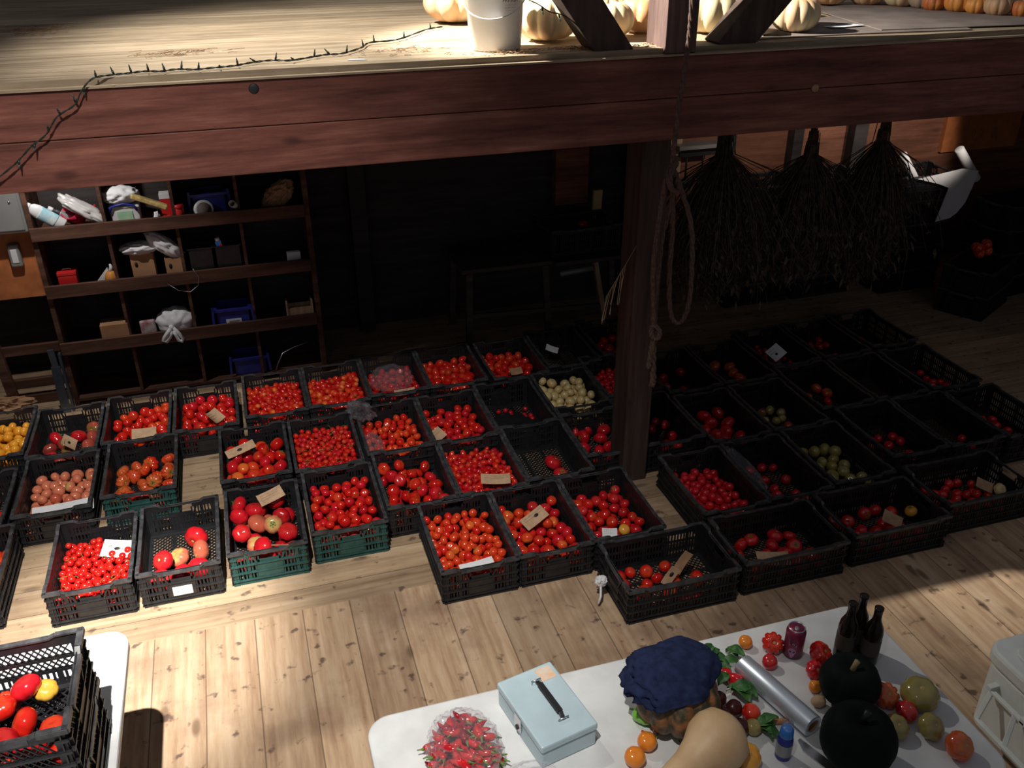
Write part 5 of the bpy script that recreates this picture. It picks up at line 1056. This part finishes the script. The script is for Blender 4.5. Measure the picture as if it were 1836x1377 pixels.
# chili bag
rgb = random.Random(33)
def chili(p, a, L_, mat='chili', par=None, r_=.011, el=0.0):
    d = Vector((math.cos(a) * math.cos(el), math.sin(a) * math.cos(el), math.sin(el))); b = Vector((-math.sin(a), math.cos(a), 0)) * L_ * .12; p = Vector(p)
    P = [p - d * L_ * .5, p - d * L_ * .3 + b * .6, p + b, p + d * L_ * .3 + b * .6, p + d * L_ * .5]
    o = MB().tube(smooth(P, 3), [r_ * k for k in (.5, .9, 1.05, 1.1, 1.08, 1.02, .95, .85, .72, .58, .42, .26, .08)], 9).build('chili_pepper', mat)
    MB().tube([P[0], P[0] - d * .008, P[0] - d * .02], [r_ * .6, r_ * .25, r_ * .18], 6).build('stem', 'stem_green', o); return o
for i in range(150):
    lay = i // 44; a = rgb.uniform(0, PI); rr9 = .104 * math.sqrt(rgb.random()) * (1 - .09 * lay); a9 = rgb.uniform(0, 6.28); x = 0.395 + rr9 * math.cos(a9) * .9; y = 1.80 + rr9 * math.sin(a9) * 1.15
    tag(chili((x, y, TZ + .016 + lay * .028 + rgb.uniform(0, .008)), a, rgb.uniform(.05, .07), ('crimson', 'chilidark', 'chili')[i % 3], r_=rgb.uniform(.009, .012), el=rgb.uniform(-.15, .15)), 'red pepper heaped inside the clear bag left of the cash box', 'pepper', 'red peppers in the clear bag')
filmblob('clear_bag', (0.395, 1.80, TZ + 0.066), (0.104, 0.128, 0.064), 'clear plastic bag full of red peppers left of the cash box', 'film', .17, 4.2, 61, sub=5)
filmblob('bag_neck', (0.335, 1.655, TZ + 0.035), (0.075, 0.045, 0.03), 'gathered loose end of a clear bag in front of the pepper bag', 'film', .4, 2.6, 65, cat='plastic bag')
filmblob('clear_bag', (0.545, 1.655, TZ + 0.04), (0.085, 0.055, 0.036), 'second small clear bag in front of the cash box', 'film', .25, 2.2, 67)
# speckled squash with the denim cloth
pumpkin(1.06, 1.765, 0.132, 0.185, 'mottled', 'mottled green and orange squash under the navy cloth', 10, .16, z=TZ, name='squash', cat='squash')
bmx = bmesh.new(); bmesh.ops.create_icosphere(bmx, subdivisions=5, radius=1)
for v in bmx.verts:
    p = v.co.copy(); a = math.atan2(p.y, p.x); edge = -0.2 + 0.35 * math.sin(a * 1 - 2.6) + .1 * noise.noise(p * 2)
    if p.z < edge: p.z = edge + (p.z - edge) * .12
    fold = 1 + .16 * noise.noise(p * 1.9 + Vector((3, 1, 4))) + .015 * math.sin(9 * a + 6 * noise.noise(p * 2)) * (1 - abs(p.z)) + .10 * (0.35 - abs(noise.noise(p * 2.6 + Vector((5, 2, 1)))))
    if a > 1.8 or a < -2.6: fold += .22 * (0.35 - abs(noise.noise(p * 4 + Vector((9, 0, 0)))) * 1.6)
    v.co = Vector((p.x * .15 * fold, p.y * .135 * fold, max(p.z, -.75) * .068 * fold))
q = MB().add([tuple(v.co) for v in bmx.verts], [tuple(v.index for v in f.verts) for f in bmx.faces], True); bmx.free()
tag(q.build('cloth', 'denim', loc=(1.05, 1.80, TZ + 0.15), rot=(R(-5), R(-3), R(20))), 'crumpled navy blue cloth draped over the mottled squash', 'cloth')
# butternut squash
q = MB(); prof = [(0, -.13), (.02, -.128), (.034, -.11), (.04, -.06), (.046, -.01), (.062, .04), (.086, .085), (.092, .12), (.084, .155), (.056, .182), (.015, .19), (0, .188)]
q.lathe(prof, 32); bn = q.build('butternut_squash', 'butternut', loc=(0.985, 1.535, TZ + 0.09)); bn.rotation_euler = Vector((0.93, 0.36, 0.08)).to_track_quat('Z', 'Y').to_euler(); tag(bn, 'pale tan butternut squash lying at the front of the counter', 'squash')
MB().tube([(0, 0, -.128), (0.003, 0, -.145), (0.006, 0, -.155)], [.016, .013, .016], 8).build('stem', 'stem_tan', bn)
# dark squashes
pumpkin(1.61, 1.67, .094, .16, 'dark_green', 'dark green squash behind the larger dark one', 8, .05, z=TZ, name='squash', cat='squash', stem='stem_tan')
o = pumpkin(1.488, 1.462, .108, .2, 'dark_green', 'largest dark green, almost black squash at the front of the counter', 9, .03, z=TZ, name='squash', cat='squash', stem='black_rubber')
# foil roll
a, b = Vector((1.352, 1.872, TZ + .037)), Vector((1.428, 1.583, TZ + .037)); d = (b - a)
fr = MB().lathe([(0.022, 0), (.035, 0), (.036, .003), (.036, d.length - .003), (.035, d.length), (.022, d.length), (.022, 0)], 36).build('foil_roll', 'foil', loc=a, rot=d.to_track_quat('Z', 'Y').to_euler()); tag(fr, 'thick roll of shiny silver foil lying across the counter', 'roll')
MB().lathe([(.021, .0005), (.0215, .0005), (.0215, d.length - .0005), (.018, d.length - .0005), (.018, .0005)], 24).build('core', 'cardboard', fr)
# knife
kn = thing('kitchen_knife', 'knife with wide steel blade and black handle beside the blue bottle', 'knife', (1.375, 1.575, TZ + .002), 0); dv = Vector((.075, -.19, 0)).normalized(); pv = Vector((dv.y, -dv.x, 0))
bl = [Vector((0, 0, 0)), dv * .03 + pv * .018, dv * .2 + pv * .022, dv * .2 - pv * .012, -pv * .012]; MB().add([v + Vector((0, 0, .0)) for v in bl] + [v + Vector((0, 0, .0025)) for v in bl], [(4, 3, 2, 1, 0), (5, 6, 7, 8, 9)] + [(i, (i + 1) % 5, 5 + (i + 1) % 5, 5 + i) for i in range(5)]).build('blade', 'steel', kn)
MB().bar(dv * .2 + Vector((0, 0, .008)) + pv * .003, dv * .31 + Vector((0, 0, .008)) + pv * .003, .024, .014).build('handle', 'black_rubber', kn, bevel=.003)
# blue bottle
t = thing('spray_bottle', 'small bright blue bottle with a clear cap in front of the foil roll', 'bottle', (1.302, 1.542, TZ))
MB().lathe([(0, 0), (.021, 0), (.023, .004), (.023, .075), (.021, .085), (.018, .09)], 24).build('bottle_body', 'blue_plastic', t); MB().lathe([(.0235, .018), (.0238, .02), (.0238, .06), (.0235, .062)], 24).build('label_band', 'grey_metal', t)
MB().lathe([(.019, .088), (.021, .09), (.019, .115), (.012, .122), (0, .124)], 24).build('cap', 'blue_bright', t); MB().lathe([(.016, .115), (.017, .12), (.015, .14), (0, .145)], 20).build('dust_cover', 'film', t)
t = thing('salt_shaker', 'squat white plastic bottle with a clear lid beside the knife handle', 'bottle', (1.30, 1.455, TZ + .022), rot=(R(90), 0, R(60)))
MB().lathe(cyl(.021, .055), 20).build('bottle_body', 'white_plastic', t); MB().lathe([(.018, .055), (.019, .058), (.018, .08), (0, .082)], 20).build('lid', 'film', t)
# can
t = thing('drink_can', 'purple drink can with a pink skull print standing between red tomatoes', 'can', (1.558, 1.895, TZ), R(-40))
MB().lathe([(0, .004), (.024, 0), (.0325, .008), (.0325, .105), (.027, .118)], 32).build('can_body', 'can_purple', t); rm = MB().lathe([(.0272, .117), (.0285, .119), (.0272, .122), (.0255, .121), (.024, .1165), (0, .1165)], 32).build('rim', 'steel', t)
MB().lathe([(0, 0), (.009, .0), (.009, .0012), (0, .0012)], 16, M=Matrix.Translation((0, -.004, .117)) @ Matrix.Diagonal((.8, 1.3, 1, 1))).build('pull_tab', 'grey_metal', t)
def cwrap(x, y, r_=.0329, a0=-PI / 2 - .05): return Vector((r_ * math.cos(a0 + x / r_), r_ * math.sin(a0 + x / r_), y))
def patch(poly, up=0.0, mat='can_pink', name='print', par=t):
    k = len(poly); c = (sum(p[0] for p in poly) / k, sum(p[1] for p in poly) / k); vs = [cwrap(*c, r_=.0329 + up)] + [cwrap(*p, r_=.0329 + up) for p in poly]
    return MB().add(vs, [(0, i + 1, (i + 1) % k + 1) for i in range(k)]).build(name, mat, par)
sk = patch([(.014 * math.cos(a_) * (1 if math.sin(a_) > -.2 else .7), .036 + (.016 if math.sin(a_) > 0 else .024) * math.sin(a_)) for a_ in [2 * PI * i / 20 for i in range(20)]]); sk['label'] = 'pink skull print'
for sx in (-.0058, .0058): patch([(sx + .0038 * math.cos(a_), .037 + .0038 * math.sin(a_)) for a_ in [2 * PI * i / 10 for i in range(10)]], .0004, 'ink', 'eye_hole')
patch([(-.002, .028), (0, .032), (.002, .028)], .0004, 'ink', 'nose_hole')
for sx in (-.005, 0, .005): patch([(sx - .0006, .016), (sx + .0006, .016), (sx + .0006, .023), (sx - .0006, .023)], .0004, 'ink', 'tooth_line')
text_on(t, 'V2', .03, lambda x, y: cwrap(x, y + .062), 'ink', 'can_lettering')
patch([(-.012, .06), (.012, .057), (.015, .083), (-.015, .085)], .00005)
# beer bottles
for i, (x, y) in enumerate(((1.712, 1.838), (1.768, 1.857), (1.778, 1.793))):
    t = thing('beer_bottle', ['dark brown beer bottle, nearest the drink can', 'dark brown beer bottle at the far corner of the counter, behind the other two', 'dark brown beer bottle at the right edge, in front of the other two'][i], 'bottle', (x, y, TZ), i)
    MB().lathe([(0, .004), (.027, 0), (.0305, .006), (.0305, .13), (.027, .152), (.016, .178), (.0135, .19), (.0135, .222), (.0148, .224), (.0148, .232), (.011, .233)], 28).build('glass_body', 'beer_glass', t)
    MB().lathe([(.0307, .045), (.0309, .047), (.0309, .105), (.0307, .107)], 28).build('paper_label', 'beer_label', t)
# loose vegetables
def veg(kind, mat, x, y, r_, label, cat='tomato', name=None, rot=(0.4, 0.2, 0), star=.9, top=True, sz=1.0, dz=0):
    sq = {'tomato': .8, 'beefsteak_tomato': .7, 'ribbed_tomato': .64, 'cherry_tomato': .9, 'plum_tomato': .95}[kind]
    o = place_fruit(dict(k=kind, m=mat, p=(x, y, TZ + r_ * sq * sz + .002 + dz), r=r_, rot=rot, label=label, group=None, top=top, star=star)); o.scale = (r_, r_, r_ * sz)
    o['category'] = cat
    if name: o.name = name
    return o
veg(TOM, 'orange_small', 1.423, 1.972, .024, 'small orange tomato behind the foil roll end', rot=(.5, 0, 0))
veg(RB, 'red', 1.501, 1.93, .038, 'shiny red ribbed tomato left of the drink can', rot=(.7, -.3, 0), sz=1.25)
veg(TOM, 'crimson', 1.452, 1.866, .026, 'dull red tomato tucked behind the foil roll', rot=(.6, 0, 0))
veg(RB, 'red', 1.628, 1.842, .042, 'red ribbed tomato right of the drink can, beside the bottles', rot=(.5, .5, 0), sz=1.1)
veg(RB, 'crimson', 1.572, 1.79, .032, 'red ribbed tomato left of the rear dark squash', rot=(.8, .3, 0), sz=1.1)
veg(TOM, 'orange_small', 1.536, 1.732, .021, 'little orange tomato with a dark stem end beside the rear dark squash', rot=(.9, 0, 0))
vs, fs = blob(.024, .02, .017, .12, 2, 71, 3); tag(MB().add(vs, fs, True).build('potato', 'potato', loc=(1.512, 1.676, TZ + .019)), 'small tan potato between the foil roll and the dark squashes', 'potato')
veg(RB, 'heirloom', 1.722, 1.625, .043, 'brownish red ribbed tomato right of the dark squashes', rot=(.6, 0, 0))
veg(BF, 'lime', 1.815, 1.588, .060, 'largest dull green tomato near the right table edge', rot=(.2, -.1, 0)).data = fmesh(BF, 'greenish')
veg(TOM, 'crimson', 1.742, 1.553, .034, 'glossy red tomato between the green ones', rot=(.3, .2, 0))
veg(BF, 'lime', 1.672, 1.512, .040, 'pale green tomato partly behind the big dark squash', rot=(.5, 0, 0))
veg(BF, 'lime', 1.772, 1.480, .042, 'pale green tomato with a yellow blush in the right group', rot=(.6, .2, 0))
veg(BF, 'heirloom', 1.80, 1.393, .044, 'orange red tomato nearest the right front table corner', rot=(.7, .3, 0), sz=1.1)
veg(BF, 'yellowripe', 1.183, 1.548, .044, 'golden yellow tomato with a dark dot in front', rot=(.5, .1, 0))
veg(TOM, 'orange_small', 0.930, 1.69, .030, 'orange tomato, rear one of the pair beside the butternut', rot=(.4, 0, 0), top=False)
veg(TOM, 'orange_small', 0.872, 1.648, .032, 'orange tomato, front one of the pair beside the butternut', rot=(.4, 0, 0), top=False)
veg(TOM, 'red', 1.283, 1.694, .030, 'bright red tomato among the dark ones and basil', rot=(.2, .2, 0), top=False)
veg(CH_, 'redorange', 1.293, 1.65, .013, 'tiny orange red tomato beside the carrot stub', top=False)
DK = [(1.190, 1.705, .028), (1.225, 1.66, .028), (1.225, 1.735, .026), (1.17, 1.665 - .0, .024), (1.252, 1.700 - .01, .016)]
for i, (x, y, r_) in enumerate(((1.196, 1.715, .028), (1.225, 1.655, .028), (1.243, 1.728, .027), (1.215, 1.775, .026))): 
    veg(TOM, 'purple', x, y, r_, 'dark maroon tomato in the cluster right of the mottled squash', rot=(.4 * i, .3, 0), top=False)['group'] = 'dark maroon tomatoes by the mottled squash'
for o_ in [o for o in COL.objects if o.get('group') == 'dark maroon tomatoes by the mottled squash']: o_.data = fmesh(TOM, 'maroon') if 'maroon' in MT else o_.data
veg(TOM, 'greenish', 1.262, 1.645, .026, 'dull green tomato beside the dark maroon ones', rot=(.5, .2, 0))
veg(CH_, 'purple', 1.156, 1.60, .017, 'dark cherry tomato touching the butternut', top=False)
veg(TOM, 'purple', 1.115, 1.50, .032, 'dark tomato at the bottom picture edge beside the butternut', top=False)
veg(CH_, 'crimson', 1.178, 1.632, .012, 'little dark berry tomato beside the shiny wrapper', top=False)
# peppers
def pepper(x, y, r_, L_, mat, a, label, name='bell_pepper'):
    q = MB(); q.lathe([(0, -L_ / 2), (r_ * .55, -L_ * .48), (r_ * .85, -L_ * .3), (r_, 0), (r_ * 1.02, L_ * .28), (r_ * .8, L_ * .45), (r_ * .35, L_ * .46), (0, L_ * .4)], 32, rib=lambda t_, z: 1 - .12 * (1 - abs(math.cos(2 * t_))) ** 2)
    o = q.build(name, mat, loc=(x, y, TZ + r_), rot=(R(90), 0, a)); MB().tube([(0, 0, L_ * .4), (0, 0, L_ * .6), (.006, 0, L_ * .75)], [r_ * .25, r_ * .14, r_ * .12], 7).build('stem', 'stem_green', o); return tag(o, label, 'pepper')
pepper(0.958, 1.782, .026, .062, 'pepgreen', R(-150), 'small bright green pepper left of the mottled squash')
for (x, y, a, lb, m_) in ((.992, 1.74, 1.0, 'dark red chili right of the green pepper', 'crimson'), (.946, 1.725, 2.0, 'bright red chili below the green pepper', 'chili')):
    tag(chili((x, y, TZ + .012), a, .042, m_, r_=.0115), lb, 'pepper')
pepper(1.285, 1.865, .021, .045, 'chili', R(60), 'red habanero pepper above the basil', 'habanero_pepper'); pepper(1.302, 1.828, .024, .048, 'crimson', R(40), 'dark red habanero pepper above the large basil leaf', 'habanero_pepper')
tag(MB().tube([(1.31, 1.665, TZ + .012), (1.345, 1.655, TZ + .012), (1.385, 1.64, TZ + .01)], [.009, .0105, .008], 12).build('carrot_stub', 'carrot'), 'short tan carrot piece beside the blue bottle', 'carrot')
filmblob('wrapper', (1.165, 1.645, TZ + .012), (.02, .016, .011), 'tiny shiny clear wrapper between the butternut and dark tomatoes', 'film_clear', .5, 3, 81, sub=3)
# basil
def leafy(loc, rots, label, sc=1.0, seed=1):
    r_ = random.Random(seed); t = thing('basil_sprig', label, 'herb', loc); MB().tube([(0, 0, .004), (.03 * sc, .005, .008), (.06 * sc, -.004, .006)], .0018, 6).build('stalk', 'stem_green', t)
    for a, px, py, L_ in rots:
        n = 8; vs = []; fs = []
        for i in range(n + 1):
            u_ = i / n; wd = math.sin(PI * min(1, u_ * 1.02)) ** .8 * L_ * .3; zz = .008 + .018 * math.sin(PI * u_) * sc + .002 * r_.random()
            for k_ in (-1, -.5, 0, .5, 1): vs.append((u_ * L_, k_ * wd, zz + .006 * k_ * k_ + (-.003 if k_ == 0 else 0) + .0015 * math.sin(14 * u_ + k_)))
        for i in range(n):
            for k_ in range(4): fs.append((i * 5 + k_, (i + 1) * 5 + k_, (i + 1) * 5 + k_ + 1, i * 5 + k_ + 1))
        q = MB().add(vs, fs, True); o = q.build('leaf', 'leaf', t, loc=(px, py, r_.uniform(0, .012)), rot=(r_.uniform(-.4, .4), r_.uniform(-.2, .1), a))
        m = o.modifiers.new('solid', 'SOLIDIFY'); m.thickness = .0012
    return t
leafy((1.25, 1.935, TZ), [(.2, 0, .01, .07), (-.6, .02, .01, .07), (.7, .01, .02, .055), (-1.1, .03, 0, .075), (-.2, .05, -.02, .06)], 'bunch of green basil leaves behind the navy cloth', seed=2)
leafy((1.345, 1.965, TZ), [(-.9, 0, 0, .07), (-1.3, .01, .005, .05)], 'single long basil leaf touching the foil roll end', seed=4)
leafy((1.255, 1.80, TZ + .015), [(-.7, 0, 0, .085), (-.2, .01, -.01, .07), (-1.4, .02, .01, .09), (.5, -.02, .02, .06), (-1.0, .03, .01, .085)], 'large dark basil leaves between the red peppers and the bright red tomato', seed=6)
leafy((1.265, 1.655, TZ), [(-.3, 0, 0, .07), (-.8, .01, -.01, .075), (.1, .02, -.015, .07), (-1.2, .01, -.02, .05)], 'basil leaves beside the blue bottle', seed=8)
tag(MB().tube([(1.02, 1.70, TZ + .006), (1.03, 1.69, TZ + .008), (1.04, 1.67, TZ + .006)], .002, 6).build('twig', 'stem_green'), 'thin green twig at the foot of the mottled squash', 'twig')
# cooler
t = thing('cooler', 'white hard cooler with a side handle standing on the floor right of the counter', 'cooler', (2.56, 1.28, 0))
MB().prism(rrect(0, .45, 0, .72, .07, 8), .0, .33).build('body', 'cooler_plastic', t, bevel=.012)
MB().prism(rrect(-.012, .462, -.012, .732, .075, 8), .335, .40).build('lid', 'cooler_plastic', t, bevel=.015); MB().prism(rrect(.05, .40, .06, .66, .05, 8), .401, .412).build('lid_panel', 'cooler_plastic', t, bevel=.004)
MB().tube([(.1, .62, .414), (.13, .58, .416), (.16, .57, .414), (.2, .5, .414)], .004, 6).build('lid_mark', 'ink', t)
h = MB()
for a_, b_ in (((-.03, .62, .25), (-.03, .28, .25)), ((-.09, .60, .14), (-.09, .30, .14)), ((-.03, .62, .25), (-.09, .60, .14)), ((-.03, .28, .25), (-.09, .30, .14)), ((-.03, .5, .25), (-.085, .46, .14))): h.bar(a_, b_, .02, .014)
h = h.build('side_handle', 'cooler_plastic', t, bevel=.003)
for y in (.63, .46, .27): MB().box(-.04, .001, y - .012, y + .012, .23, .27).build('handle_bracket', 'cooler_plastic', t, bevel=.002)
